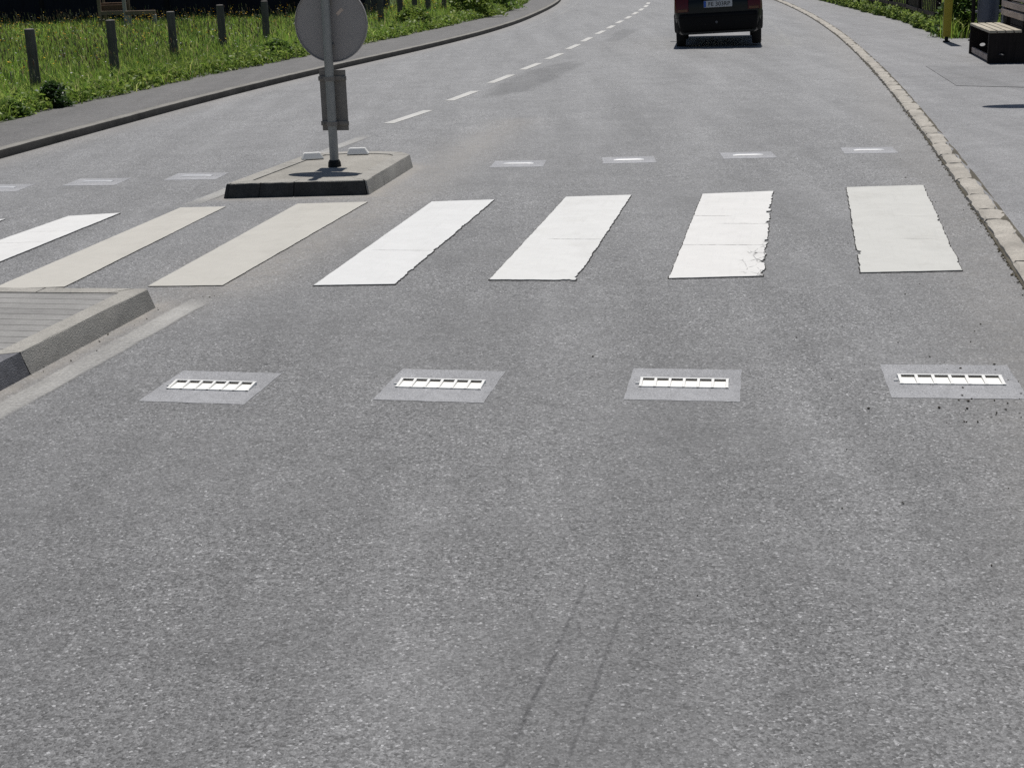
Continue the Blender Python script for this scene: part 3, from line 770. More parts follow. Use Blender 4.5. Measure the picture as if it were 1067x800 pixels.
    cu = bpy.data.curves.new('plate_text', 'FONT'); cu.body = 'FE 303RP'; cu.size = .098; cu.align_x = 'CENTER'; cu.extrude = .001
    to = bpy.data.objects.new('characters', cu); COL.objects.link(to); bpy.context.view_layer.update()
    me = bpy.data.meshes.new_from_object(to.evaluated_get(bpy.context.evaluated_depsgraph_get())); bpy.data.objects.remove(to)
    tx = link('characters', me, m_under, lp); tx.location = (.02, -.6055, .708); tx.rotation_euler = (R(90), 0, 0)
    b = bmesh.new(); box(b, -.28, .28, -.60, -.565, .815, .845, .006); bm_obj('tailgate_handle', b, m_bump, root)
    # wheels
    for ya in (0, 2.18):
        for s in (-1, 1):
            wc = Vector((s * .665, ya, .28))
            b = bmesh.new(); pr = [(.17, -.065), (.235, -.08), (.268, -.078), (.28, -.062), (.282, 0), (.28, .062), (.268, .078), (.235, .08), (.17, .065)]
            rg = []
            for i in range(40):
                a = 2 * math.pi * i / 40
                rg.append([b.verts.new((o, r_ * math.cos(a), r_ * math.sin(a))) for r_, o in pr])
            for i in range(40):
                for q in range(len(pr) - 1): b.faces.new((rg[i][q], rg[(i + 1) % 40][q], rg[(i + 1) % 40][q + 1], rg[i][q + 1]))
            wh = bm_obj('tyre', b, M_black, None, smooth=40)
            b = bmesh.new(); cyl(b, (-.05, 0, 0), (.055, 0, 0), .172, .172, 28); cyl(b, (.055 if s > 0 else -.05, 0, 0), (.068 if s > 0 else -.063, 0, 0), .07, .06, 20)
            ri = bm_obj('rim', b, m_rim, None, smooth=40)
            w = empty('wheel', wc); w.parent = root; wh.parent = w; ri.parent = w
    b = bmesh.new(); cyl(b, (.36, -.50, .27), (.36, -.20, .28), .022, .022, 14); bm_obj('exhaust_pipe', b, m_rim, root, smooth=40)
car()

# ------------------------------------------------------------------ wooden posts along the left path
LP = [(-6.30, 19.82, .86), (-5.73, 21.77, .87), (-5.51, 24.82, .86), (-5.07, 26.9, .88), (-4.58, 28.85, .87), (-3.98, 31.4, .87), (-2.79, 34.5, .88), (-2.45, 36.2, .87), (-2.20, 38.0, .88), (-1.93, 39.6, .87), (-1.58, 41.6, .88), (-1.30, 43.6, .87), (-1.0, 45.9, .87), (-.8, 48.2, .87)]
PL = ['leftmost of the row, beside the dark leafy weed', 'second from the left in the row', 'third from the left in the row', 'fourth from the left in the row', 'fifth from the left, beside the round sign', 'hidden behind the round sign',
      'first to the right of the round sign', 'second to the right of the round sign', 'third to the right of the round sign', 'fourth to the right of the round sign', 'fifth to the right of the round sign', 'sixth to the right of the round sign', 'seventh to the right of the round sign', 'last far one by the bend']
for (px, py, pt), pl_ in zip(LP, PL):
    bm = bmesh.new(); h = pt - .05; n = 16; tl = random.uniform(-.012, .012); tly = random.uniform(-.01, .01)
    rows = []
    for k in range(9):
        f = k / 8; z = -.05 + (h + .05) * f; r0 = .071 - .004 * f
        rows.append([bm.verts.new((tl * f + math.cos(2 * math.pi * i / n) * r0 * (1 + random.uniform(-.03, .03)), tly * f + math.sin(2 * math.pi * i / n) * r0 * (1 + random.uniform(-.03, .03)), z)) for i in range(n)])
    rows.append([bm.verts.new((tl + math.cos(2 * math.pi * i / n) * .055, tly + math.sin(2 * math.pi * i / n) * .055, h + .008)) for i in range(n)])
    for a, b in zip(rows[:-1], rows[1:]):
        for i in range(n): bm.faces.new((a[i], a[(i + 1) % n], b[(i + 1) % n], b[i]))
    f = bm.faces.new(rows[-1]); f.material_index = 1
    tag(bm_obj('wooden_post', bm, [M_post, M_posttop], None, (px, py, .10), random.uniform(0, 6), 50), 'weathered dark round wooden post, ' + pl_, 'wooden post', 'wooden posts along the meadow path')

# ------------------------------------------------------------------ meadow
def blades(P, h, w, lean, colr, zb):
    n = len(P); az = RNG.uniform(0, 2 * np.pi, n); la = RNG.uniform(0, 2 * np.pi, n)
    px, py = np.cos(az) * w / 2, np.sin(az) * w / 2; lx, ly = np.cos(la) * lean * h, np.sin(la) * lean * h
    b = np.zeros((n, 5, 3))
    b[:, 0] = np.stack([P[:, 0] - px, P[:, 1] - py, zb * np.ones(n)], -1); b[:, 1] = np.stack([P[:, 0] + px, P[:, 1] + py, zb * np.ones(n)], -1)
    b[:, 2] = np.stack([P[:, 0] - px * .75 + lx * .3, P[:, 1] - py * .75 + ly * .3, zb + h * .58], -1); b[:, 3] = np.stack([P[:, 0] + px * .75 + lx * .3, P[:, 1] + py * .75 + ly * .3, zb + h * .58], -1)
    b[:, 4] = np.stack([P[:, 0] + lx, P[:, 1] + ly, zb + h * (1 - lean * .35)], -1)
    i = np.arange(n)[:, None] * 5
    c = np.ones((n, 5, 4)); c[:, :, :3] = colr[:, None, :]
    return b.reshape(-1, 3), i + np.array([[0, 1, 3, 2]]), i + np.array([[2, 3, 4]]), c.reshape(-1, 4)

def scatter(n, y0, y1, x_lo, x_hi, pw=1.0):
    y = y0 + (y1 - y0) * RNG.uniform(0, 1, n) ** pw
    lo, hi = x_lo(y), x_hi(y); return np.stack([lo + (hi - lo) * RNG.uniform(0, 1, n), y], -1)
def wave(P, s, k=0):
    return (np.sin(P[:, 0] * s + 1.3 * np.sin(P[:, 1] * s * .7 + k) + k) + np.sin(P[:, 1] * s * 1.21 + 1.7 * np.sin(P[:, 0] * s * .9 + 2 * k))) / 2

def meadow(name, n, y0, y1, lo, hi, hmu, zb, pw=1.0, wide=1.0, kind='stuff', palette=None):
    P = scatter(n, y0, y1, lo, hi, pw)
    P += RNG.normal(0, .05, P.shape)
    P = P[~((P[:, 1] > 40.6) & (P[:, 0] < -3.3))]; n = len(P)
    dist = P[:, 1]
    clump = .5 + .5 * wave(P, 2.3, .4); big = .5 + .5 * wave(P, .55, 1.9)
    h = hmu * RNG.uniform(.45, 1.25, n) * (.7 + .5 * clump)
    w = (.006 + .00042 * dist) * RNG.uniform(.6, 1.4, n) * wide
    lean = RNG.uniform(.05, .75, n)
    pal = np.array(palette or [(.145, .21, .034), (.11, .18, .032), (.205, .25, .055), (.22, .235, .09), (.075, .14, .035), (.25, .20, .11)])
    prob = np.array([.30, .24, .20, .10, .12, .04]); k = RNG.choice(6, n, p=prob)
    c = pal[k] * RNG.uniform(1.15, 2.7, (n, 1)) * (.8 + .45 * big[:, None])
    v, q, t, col = blades(P, h, w, lean, c, zb)
    me = np_mesh(name, v, [q, t], col); o = link(name, me, M_grass); tag(o, kind=kind)
    return o
lo_l = lambda y: np.minimum(-.52 * y - 3.5, xG(y) - 3.5)
grass = meadow('meadow_grass', 280000, 9.5, 56, lo_l, lambda y: xG(y) - .06, .27, .055, 1.15)
tag(grass, 'tall flowering meadow grass behind the wooden posts', 'meadow')
# seed stalks and flowers rise above the blades
def stalks(name, n, lo, hi, y0, y1, hmu, head, cols, zb, sz, lab, cat, dens=None, pw=1.15):
    P = scatter(n, y0, y1, lo, hi, pw)
    if dens is not None: P = P[RNG.uniform(0, 1, len(P)) < dens(P)]
    P = P[~((P[:, 1] > 40.6) & (P[:, 0] < -3.3))]
    n = len(P); h = hmu * RNG.uniform(.65, 1.2, n)
    g = np.tile(np.array([(.10, .13, .045)]), (n, 1)) * RNG.uniform(.7, 1.3, (n, 1))
    v, q, t, col = blades(P, h, np.full(n, .003) + .00012 * P[:, 1], np.full(n, .12), g, zb)
    tips = v.reshape(n, 5, 3)[:, 4]
    s = sz * RNG.uniform(.6, 1.3, n) * (1 + P[:, 1] * .012)
    cc = np.array(cols)[RNG.choice(len(cols), n)] * RNG.uniform(.75, 1.2, (n, 1))
    vs, qs, cs = [], [], []
    for a in range(3):                                   # three crossed petals / spikelets
        an = RNG.uniform(0, np.pi, n); u = np.stack([np.cos(an), np.sin(an), RNG.uniform(-.4, .4, n)], -1)
        w_ = np.stack([-np.sin(an) * .3, np.cos(an) * .3, np.full(n, 1.0)], -1) if head == 'spike' else np.stack([-np.sin(an), np.cos(an), RNG.uniform(-.4, .6, n)], -1)
        ku, kw = ((.35, 1.9) if head == 'spike' else (1, 1))
        quad = np.stack([tips - u * (s * ku)[:, None], tips - w_ * (s * kw)[:, None], tips + u * (s * ku)[:, None], tips + w_ * (s * kw)[:, None]], 1)
        vs.append(quad.reshape(-1, 3)); qs.append(np.arange(n * 4).reshape(n, 4)); cs.append(np.concatenate([np.repeat(cc, 4, 0), np.ones((n * 4, 1))], 1))
    off = len(v); V = [v]; Q = [q]; C = [col]
    for a in range(3): V.append(vs[a]); Q.append(qs[a] + off); C.append(cs[a]); off += n * 4
    me = np_mesh(name, np.concatenate(V), Q + [t], np.concatenate(C)); o = link(name, me, M_petal); tag(o, lab, cat, kind='stuff')
stalks('seed_heads', 9000, lo_l, lambda y: xG(y) - .5, 13, 58, .42, 'spike', [(.22, .19, .11), (.20, .125, .08), (.26, .25, .17), (.17, .19, .08)], .09, .016, 'pale and reddish seed heads over the meadow grass', 'seed heads')
stalks('yellow_flowers', 9000, lo_l, lambda y: xG(y) - .6, 17, 56, .38, 'disc', [(.62, .42, .012), (.66, .50, .03), (.55, .33, .01)], .09, .012, 'small yellow flowers scattered through the meadow', 'flowers',
       dens=lambda P: np.clip(.06 + 1.3 * np.clip((P[:, 1] - 25) / 11, 0, 1) * np.clip(wave(P, .8, 2.2) + .35, 0, 1), 0, 1))
stalks('white_flowers', 1500, lo_l, lambda y: xG(y) - .1, 14, 56, .33, 'disc', [(.62, .62, .58)], .09, .010, 'tiny white flowers scattered through the meadow', 'flowers')

def leaves(P, size, zlo, zhi, cols, flat=.5):
    """a cloud of small pointed leaves; P (n,2)"""
    n = len(P); z = RNG.uniform(zlo, zhi, n)
    nrm = RNG.normal(0, 1, (n, 3)); nrm[:, 2] = np.abs(nrm[:, 2]) + flat; nrm /= np.linalg.norm(nrm, axis=1)[:, None]
    u = np.cross(nrm, RNG.normal(0, 1, (n, 3))); u /= np.linalg.norm(u, axis=1)[:, None]; w = np.cross(nrm, u)
    s = size * RNG.uniform(.55, 1.4, n); c = np.stack([P[:, 0], P[:, 1], z], -1)
    v = np.stack([c - u * s[:, None], c - w * (s * .42)[:, None] + nrm * (s * .12)[:, None], c + u * s[:, None], c + w * (s * .42)[:, None] + nrm * (s * .12)[:, None]], 1).reshape(-1, 3)
    cc = np.array(cols)[RNG.choice(len(cols), n)] * RNG.uniform(.65, 1.35, (n, 1))
    return v, np.arange(n * 4).reshape(n, 4), np.concatenate([np.repeat(cc, 4, 0), np.ones((n * 4, 1))], 1)
def leafobj(name, P, size, zlo, zhi, cols, label, cat, kind=None, group=None, flat=.5, origin=None):
    v, q, c = leaves(P, size, zlo, zhi, cols, flat)
    if origin is not None: v = v - np.array(origin)
    o = link(name, np_mesh(name, v, [q], c), M_leaf, None, origin or (0, 0, 0)); return tag(o, label, cat, group, kind)
# broad-leaved growth spilling over the edge of the path
n = 26000; y = RNG.uniform(13, 56, n); off = np.abs(RNG.normal(0, .28, n)); cl = np.clip(.5 + .3 * np.sin(y * 3.1 + 2 * np.sin(y * 1.3)) + .3 * np.sin(y * 7.3 + 2 * np.sin(y * 2.9)), 0, 1); keep = RNG.uniform(0, 1, n) < .25 + .75 * cl
P = np.stack([xG(y) + .10 * cl - off, y], -1)[keep]
zt = .10 + .24 * RNG.uniform(0, 1, len(P)) * np.clip((xG(P[:, 1]) + .2 - P[:, 0]) / .35, .15, 1)
v, q, c = leaves(P, .04, .06, .085, [(.20, .28, .05), (.15, .23, .04), (.27, .34, .08), (.11, .18, .035)])
v.reshape(-1, 4, 3)[:, :, 2] += (zt - .10)[:, None]
tag(link('edge_weeds', np_mesh('edge_weeds', v, [q], c), M_leaf), 'low broad leaved weeds spilling over the edge of the path', 'weeds', kind='stuff')

def bush(name, x, y, z0, r, h, n, cols, size, label, cat, group=None, flowers=0):
    root = empty(name, (x, y, z0), 0, label, cat, group)
    a = RNG.uniform(0, 2 * np.pi, n); rr = RNG.uniform(0, 1, n) ** .5 * r; zz = RNG.uniform(0, 1, n) ** .8
    lump = 1 + .35 * np.sin(a * 3 + x * 5) * np.sin(zz * 5 + y)
    P = np.stack([np.cos(a) * rr * lump * (1 - .45 * zz), np.sin(a) * rr * lump * (1 - .45 * zz)], -1)
    v, q, c = leaves(P, size, 0, .001, cols, .3); v.reshape(-1, 4, 3)[:, :, 2] += (zz * h * (1 - .35 * (rr / r) ** 2))[:, None] + .02
    link('foliage', np_mesh(name, v, [q], c), M_leaf, root)
    bm = bmesh.new()
    for k in range(7):
        a_ = random.uniform(0, 6.28); cyl(bm, (0, 0, -.03), (math.cos(a_) * r * .55, math.sin(a_) * r * .55, h * random.uniform(.5, .85)), .008, .003, 6)
    bm_obj('stem', bm, M_paling, root)
    if flowers:
        a = RNG.uniform(0, 2 * np.pi, flowers); rr = RNG.uniform(.3, 1, flowers) * r
        v, q, c = leaves(np.stack([np.cos(a) * rr, np.sin(a) * rr], -1), .022, h * .25, h * .85, [(.75, .75, .72)], .3)
        link('blossom', np_mesh('blossom', v, [q], c), M_petal, root)
    return root
DK = [(.045, .085, .022), (.065, .115, .028), (.03, .06, .02)]
MD = [(.13, .21, .04), (.17, .25, .055), (.09, .155, .035)]
LT = [(.20, .28, .05), (.26, .33, .075), (.15, .225, .05)]
bush('leafy_weed', -5.46, 17.75, .06, .22, .30, 1100, DK, .045, 'dark leafy weed with tiny white flowers beside the leftmost post', 'weed', 'weeds on the meadow edge', 26)
bush('leafy_weed', -5.62, 16.75, .06, .20, .18, 450, MD, .045, 'mid green leafy weed left of the dark weed at the path edge', 'weed', 'weeds on the meadow edge', 10)
bush('leafy_weed', -5.10, 20.2, .06, .26, .24, 600, LT, .045, 'bright green leafy weed between the first and second posts', 'weed', 'weeds on the meadow edge')
bush('leafy_weed', -3.85, 25.3, .06, .34, .32, 700, MD, .05, 'mid green leafy weed at the foot of the third post', 'weed', 'weeds on the meadow edge')
bush('leafy_weed', -2.0, 33.4, .09, .55, .50, 1100, LT, .06, 'bright green leafy weed right of the round sign', 'weed', 'weeds on the meadow edge')
bush('leafy_weed', -.75, 38.6, .09, .75, .75, 1500, LT, .07, 'large yellow green bush on the path edge right of the round sign', 'weed', 'weeds on the meadow edge')
bush('leafy_weed', -.15, 42.2, .09, .75, .75, 1300, MD, .07, 'rounded mid green bush near the bend', 'weed', 'weeds on the meadow edge')

# ------------------------------------------------------------------ dark barn behind the meadow, timber in front of it
def barn():
    root = empty('barn', (-16.2, 43.2, .08), R(-.5), 'long black boarded barn along the back of the meadow', 'barn')
    bm = bmesh.new(); box(bm, -24, 12.5, -2.2, 6, 0, 3.4); bm_obj('wall', bm, M_barn, root)
    for k in range(22):
        x = -23.9 + k * 1.72
        bm = bmesh.new(); box(bm, x - .05, x + .05, -2.245, -2.203, .02, 3.36, .004); bm_obj('batten', bm, M_darkwood, root)
    bm = bmesh.new()
    P = [(-2.9, 3.25), (1.9, 5.9), (6.7, 3.25), (6.7, 3.42), (1.9, 6.08), (-2.9, 3.42)]
    a = [bm.verts.new((-24.6, y_, z)) for y_, z in P]; b = [bm.verts.new((13.1, y_, z)) for y_, z in P]
    for i in range(6): bm.faces.new((a[i], a[(i + 1) % 6], b[(i + 1) % 6], b[i]))
    bm.faces.new((a[0], a[1], a[4], a[5])); bm.faces.new((a[1], a[2], a[3], a[4])); bm.faces.new((b[5], b[4], b[1], b[0])); bm.faces.new((b[4], b[3], b[2], b[1]))
    bm_obj('roof', bm, M_roof, root)
    bm = bmesh.new()
    for x in (-24, 12.5):
        v = [bm.verts.new((x + dx, y_, z)) for dx in (0, -.1 if x > 0 else .1) for y_, z in ((-2.2, 3.4), (6, 3.4), (1.9, 5.7))]
        bm.faces.new(v[:3]); bm.faces.new(v[3:][::-1])
    bm_obj('gable', bm, M_barn, root)
barn()
cr = empty('timber_rack', (-9.75, 37.4, .09), R(3), 'bleached timber rack standing in front of the black barn', 'rack')
for z0, z1 in ((.36, .46), (.86, .93)):
    bm = bmesh.new(); box(bm, -.33, .33, -.05, .03, z0, z1, .006); bm_obj('beam', bm, M_oldwood, cr)
m_up = simple('white upright', (.34, .33, .31), .8)
for x in (-.31, .31):
    bm = bmesh.new(); box(bm, x - .04, x + .04, -.06, .04, 0, .98, .006); bm_obj('upright', bm, m_up if x > 0 else M_oldwood, cr)
    bm = bmesh.new(); box(bm, x - .03, x + .03, .5, .58, 0, .98, .006); bm_obj('upright', bm, M_oldwood, cr)
m_pl = wood('stacked plank', (.13, .085, .06))
for k in range(5):
    bm = bmesh.new(); box(bm, -.30, .30, .06 + k * .09, .13 + k * .09, .47, .60 + .05 * (k % 2), .006); bm_obj('plank', bm, m_pl, cr)
for x in (-.25, .25):
    bm = bmesh.new(); box(bm, x - .03, x + .03, .03, .5, .40, .465, .004); bm_obj('bearer', bm, M_oldwood, cr)
tb = empty('timber_beam', (-9.05, 37.0, .09), R(4), 'long bleached beam lying right of the timber rack', 'beam')
bm = bmesh.new(); box(bm, -.28, .46, -.06, .06, .36, .46, .01); bm_obj('log', bm, M_oldwood, tb)
for x in (-.2, .42):
    bm = bmesh.new(); box(bm, x - .05, x + .05, -.09, .09, -.05, .358, .01); bm_obj('block', bm, m_up, tb)

# ------------------------------------------------------------------ right side: fence, post, bin, bench, low wall
fe = empty('paling_fence', (8.15, 27.75, .03), 0, 'weathered brown paling fence along the right pavement', 'fence')
fp = []
yv = 27.75
while yv < 48: fp.append((float(xF(yv)) + .12, yv)); yv += 1.95
for i, (x, y_) in enumerate(fp):
    bm = bmesh.new(); s = .055 if i == 0 else .045; cyl(bm, (0, 0, -.05), (random.uniform(-.02, .02), 0, 1.12), s, s * .9, 12)
    bm_obj('post', bm, M_darkwood, fe, (x - 8.15, y_ - 27.75, 0), 0, 50)
npal = 0
for (x0, y0), (x1, y1) in zip(fp[:-1], fp[1:]):
    d = Vector((x1 - x0, y1 - y0, 0)); an = math.atan2(d.y, d.x)
    for z in (.28, .82):
        bm = bmesh.new(); box(bm, .05, d.length - .05, .03, .06, z, z + .07, .004); bm_obj('rail', bm, M_paling, fe, (x0 - 8.15, y0 - 27.75, 0), an)
    for k in range(9):
        if npal >= 98: break
        npal += 1
        u = .14 + k * (d.length - .22) / 9; bm = bmesh.new(); w = random.uniform(.035, .05)
        box(bm, u, u + w, -.001, .022, .06, random.uniform(.98, 1.06), .003); bm_obj('paling', bm, M_paling, fe, (x0 - 8.15, y0 - 27.75, 0), an)

yp_ = empty('bus_stop_post', (7.52, 24.93, .035), R(-14), 'yellow enamelled post on a thin dark foot by the pavement edge', 'post')
bm = bmesh.new(); box(bm, -.082, .082, -.05, .05, .09, 2.5, .012)
for v in bm.verts:
    if v.co.z < .25: v.co.x *= .8
bm_obj('panel', bm, M_yellow, yp_, smooth=40)
bm = bmesh.new(); cyl(bm, (0, 0, 0), (0, 0, .18), .03, .03, 16); box(bm, -.055, .055, -.055, .055, 0, .02, .004); bm_obj('foot', bm, M_black, yp_, smooth=40)

bn = empty('litter_bin', (8.22, 25.0, .035), R(-12), 'blue grey cylindrical litter bin hung between two steel posts', 'litter bin')
for x in (-.24, .24):
    bm = bmesh.new(); cyl(bm, (x, 0, 0), (x, 0, 1.25), .03, .03, 14); bm_obj('post', bm, M_darkwood if x < 0 else M_galv, bn, smooth=40)
    bm = bmesh.new(); cyl(bm, (x, 0, 0), (x, 0, .02), .06, .06, 14); bm_obj('foot_plate', bm, M_black, bn)
bm = bmesh.new(); cyl(bm, (0, 0, .30), (0, 0, .34), .15, .175, 28); cyl(bm, (0, 0, .34), (0, 0, 1.02), .175, .175, 28); cyl(bm, (0, 0, .98), (0, 0, 1.0), .182, .182, 28); bm_obj('drum', bm, M_bin, bn, smooth=40)
bm = bmesh.new()
for z in (.45, .9): box(bm, -.24, .24, .172, .19, z, z + .04, .003)
bm_obj('bracket', bm, M_galv, bn)

BA = R(-10)
be = empty('bench', (6.75, 20.42, .035), BA, 'dark bench with solid end panels and pale slatted seat', 'bench')
for y_, lab in ((0, 1), (1.88, 0)):                       # end panels, an oval hand hole in each
    bm = bmesh.new(); oc = [(0, .0), (.56, .0), (.60, .41), (.0, .41)]
    hole = [(.19 + math.cos(a) * .045, .13 + math.sin(a) * .026) for a in [2 * math.pi * k / 16 for k in range(16)]]
    for yy_ in (0, .07):
        vo = [bm.verts.new((x, y_ + yy_, z)) for x, z in oc]; vh = [bm.verts.new((x, y_ + yy_, z)) for x, z in hole]
        es = [bm.edges.new((vo[i], vo[(i + 1) % 4])) for i in range(4)] + [bm.edges.new((vh[i], vh[(i + 1) % 16])) for i in range(16)]
        bmesh.ops.triangle_fill(bm, use_beauty=True, edges=es)
        if yy_ == 0: v0 = vo, vh
        else:
            for A_, B_ in ((v0[0], vo), (v0[1], vh)):
                m_ = len(A_)
                for i in range(m_): bm.faces.new((A_[i], A_[(i + 1) % m_], B_[(i + 1) % m_], B_[i]))
    ep = bm_obj('end_panel', bm, M_darkwood, be)
for k in range(4):
    x0 = .0 + k * .112; bm = bmesh.new(); box(bm, x0, x0 + .092, -.02, 1.97, .412, .447, .006); bm_obj('seat_slat', bm, M_slat, be)
bm = bmesh.new(); box(bm, .03, .06, .07, 1.88, .02, .10, .004); bm_obj('stretcher', bm, M_slat2, be)
for y_ in (.25, 1.70):
    bm = bmesh.new(); box(bm, .475, .535, y_ - .03, y_ + .03, 0, .95, .004); bm_obj('back_post', bm, M_darkwood, be)
for k, z in enumerate((.565, .685, .805)):
    bm = bmesh.new(); box(bm, .435, .472, -.02, 1.97, z, z + .088, .006); bm_obj('back_slat', bm, M_slat2, be)

lw = empty('planter', (8.15, 22.6, .035), BA, 'low dark timber planter behind the bench', 'planter')
bm = bmesh.new()
for k in range(4): box(bm, -.1, 4.2, -1.9 + .0, -1.84, k * .17, k * .17 + .162, .006)
for k in range(4): box(bm, -.16, -.1, -1.9, 1.95, k * .17, k * .17 + .162, .006)
for k in range(4): box(bm, -.1, 4.2, 1.9, 1.95, k * .17, k * .17 + .162, .006)
bm_obj('wall', bm, M_darkwood, lw)
bm = bmesh.new(); box(bm, -.098, 4.2, -1.838, 1.898, .0, .58); bm_obj('soil', bm, M_soil, lw)
v, q, c = leaves(np.stack([RNG.uniform(0, 4, 5000), RNG.uniform(-1.75, 1.8, 5000)], -1), .06, .58, .95, MD + DK)
link('foliage', np_mesh('planter_foliage', v, [q], c), M_leaf, lw)

# a bus stop flag on its own pole just outside the picture; its shadow lies on the pavement
bs = empty('bus_stop_flag', (5.98, 16.15, .035), R(-8), 'round stop flag on a thin pole at the right pavement, outside the picture', 'sign')
bm = bmesh.new(); cyl(bm, (0, 0, 0), (0, 0, 3.1), .03, .03, 16); bm_obj('pole', bm, M_galv, bs, smooth=40)
bm = bmesh.new(); cyl(bm, (-.42, .012, 2.55), (-.42, -.012, 2.55), .42, .42, 40); bm_obj('flag', bm, M_yellow, bs)
bm = bmesh.new()
for z in (2.35, 2.75): box(bm, -.1, .03, -.034, .034, z, z + .03)
bm_obj('clamp', bm, M_galv, bs)

# green growth on the right
lo_r = lambda y: np.where(y < 26.6, 7.75, xF(np.maximum(y, 26.2)) + .28); hi_r = lambda y: .46 * y + 2.5
g2 = meadow('garden_grass', 60000, 25.7, 56, lo_r, hi_r, .42, .02, 1.2); tag(g2, 'tall grass growing behind the paling fence', 'grass')
n = 16000; y = 26.6 + 22 * RNG.uniform(0, 1, n) ** 1.3; cl = np.clip(.55 + .25 * np.sin(y * 2.6 + 2 * np.sin(y * .9)) + .25 * np.sin(y * 6.1 + 1.5 * np.sin(y * 2.3)) + RNG.normal(0, .12, n), 0, 1); P = np.stack([xF(y) + .06 - .14 * cl + np.abs(RNG.normal(0, .2, n)), y], -1)
v, q, c = leaves(P, .045, .03, .05, [(.25, .33, .07), (.31, .38, .10), (.18, .26, .055), (.12, .19, .045)])
v.reshape(-1, 4, 3)[:, :, 2] += (RNG.uniform(0, 1, n) ** 1.2 * .30 * (.35 + .65 * cl))[:, None]
tag(link('fence_weeds', np_mesh('fence_weeds', v, [q], c), M_leaf), 'bright green weeds along the foot of the paling fence', 'weeds', kind='stuff')
bush('shrub', 8.25, 26.35, .02, .55, .95, 2600, MD + DK, .055, 'leafy green shrub between the yellow post and the litter bin', 'shrub', None, 14)
bush('shrub', 9.5, 27.2, .02, .9, 1.3, 3600, MD + DK, .065, 'leafy green shrub behind the litter bin', 'shrub', None, 0)
bush('shrub', 10.6, 26.4, .02, .9, 1.3, 3600, LT + MD, .065, 'pale green shrub behind the bench and planter', 'shrub', None, 0)

# ------------------------------------------------------------------ grit and leaf scraps on the road
def grit(name, P, smin, smax, mat, label):
    bm = bmesh.new()
    for x, y_ in P:
        s = random.uniform(smin, smax); m = Matrix.Translation((x, y_, s * .22 + .001)) @ Matrix.Rotation(random.uniform(0, 6.28), 4, 'Z') @ Matrix.Diagonal((s, s * random.uniform(.35, .9), s * random.uniform(.3, .5), 1))
        r_ = bmesh.ops.create_icosphere(bm, subdivisions=1, radius=.5, matrix=m)
        for v in r_['verts']: v.co += Vector((random.uniform(-1, 1), random.uniform(-1, 1), 0)) * s * .12
    tag(bm_obj(name, bm, mat), label, 'grit', kind='stuff')
P = []
for _ in range(34): P.append((random.gauss(1.93, .16), random.gauss(5.30, .09)))
for _ in range(26): P.append((random.gauss(1.95, .25), random.gauss(5.72, .30)))
for _ in range(34):
    y_ = random.uniform(4.2, 13); P.append((float(xR(y_)) - abs(random.gauss(.05, .5)), y_))
for _ in range(7): P.append((random.uniform(.3, 1.8), random.uniform(3.0, 6.5)))
grit('road_grit', P, .004, .015, simple('dark leaf scrap', (.045, .038, .028), .9, .1, .5, 90), 'dark leaf scraps and grit on the right lane')
P = [(-1.66, 7.62), (-1.60, 7.63), (-1.62, 7.60), (-1.57, 7.62), (-1.99, 6.74), (-1.98, 6.72), (-1.88, 7.1), (-1.95, 6.55), (-.78, 16.9), (-.72, 15.7), (-2.9, 9.3), (-1.75, 8.4)]
for _ in range(14):
    f = random.random(); P.append((-2.215 + .349 * f + random.uniform(.0, .09), 5.976 + 1.424 * f))
grit('island_grit', P, .004, .015, simple('dark kerb scrap', (.05, .045, .035), .9, .1, .5, 90), 'dark scraps along the kerb of the block paved island')
P = []
for _ in range(1100):
    y_ = 2.5 + 20 * random.random() ** 1.5; P.append((float(xR(y_)) + random.gauss(-.006, .010), y_))
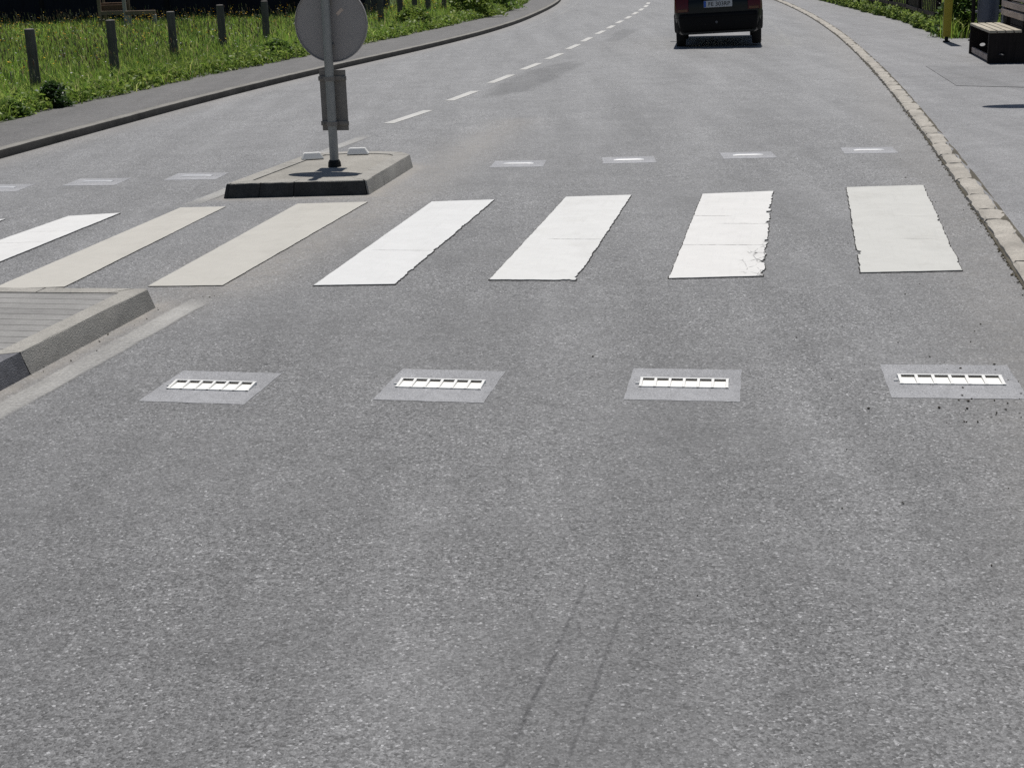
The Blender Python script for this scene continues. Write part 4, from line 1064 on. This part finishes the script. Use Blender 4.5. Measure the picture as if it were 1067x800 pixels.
for _ in range(500):
    y_ = 2.5 + 20 * random.random() ** 1.5; P.append((float(xR(y_)) + .15 + random.gauss(.0, .010), y_))
grit('kerb_moss', P, .006, .022, simple('dry moss', (.10, .088, .06), .95, .05, .5, 60), 'dry moss and soil along the granite kerb')

# ------------------------------------------------------------------ light, sky, camera
SUN_AZ, SUN_EL = R(8), R(67)
w = bpy.data.worlds.new('World'); S.world = w; w.use_nodes = True; nt = w.node_tree
sky = nt.nodes.new('ShaderNodeTexSky'); sky.sky_type = 'NISHITA'; sky.sun_disc = False; sky.sun_elevation = SUN_EL; sky.sun_rotation = SUN_AZ; sky.air_density = 1.0; sky.dust_density = .9
bg = nt.nodes['Background']; bg.inputs[1].default_value = .05; nt.links.new(sky.outputs[0], bg.inputs[0])
sd = Vector((math.sin(SUN_AZ) * math.cos(SUN_EL), math.cos(SUN_AZ) * math.cos(SUN_EL), math.sin(SUN_EL)))
sl = bpy.data.lights.new('sun', 'SUN'); sl.energy = 4.3; sl.angle = R(.53); sl.color = (1.0, .968, .92)
so = bpy.data.objects.new('sun', sl); COL.objects.link(so); so.rotation_euler = sd.to_track_quat('Z', 'Y').to_euler(); so.location = (0, 0, 30)

cd = bpy.data.cameras.new('camera'); cam = bpy.data.objects.new('camera', cd); COL.objects.link(cam); S.camera = cam
cd.sensor_width = 36; cd.lens = 1500 / 1067 * 36; cd.clip_start = .05; cd.clip_end = 2000
th = math.atan(453 / 1500); ro = .03
fw = Vector((0, math.cos(th), -math.sin(th))); r0 = Vector((1, 0, 0)); u0 = r0.cross(fw)
rr = r0 * math.cos(ro) - u0 * math.sin(ro); uu = r0 * math.sin(ro) + u0 * math.cos(ro)
cam.matrix_world = Matrix(((rr.x, uu.x, -fw.x, 0), (rr.y, uu.y, -fw.y, 0), (rr.z, uu.z, -fw.z, 1.757), (0, 0, 0, 1)))
S.view_settings.view_transform = 'Standard'; S.view_settings.look = 'None'; S.view_settings.gamma = 1; S.view_settings.exposure = 0
S.render.filter_size = 1.15; S.cycles.use_denoising = False
S.render.engine = 'CYCLES'; S.cycles.max_bounces = 6
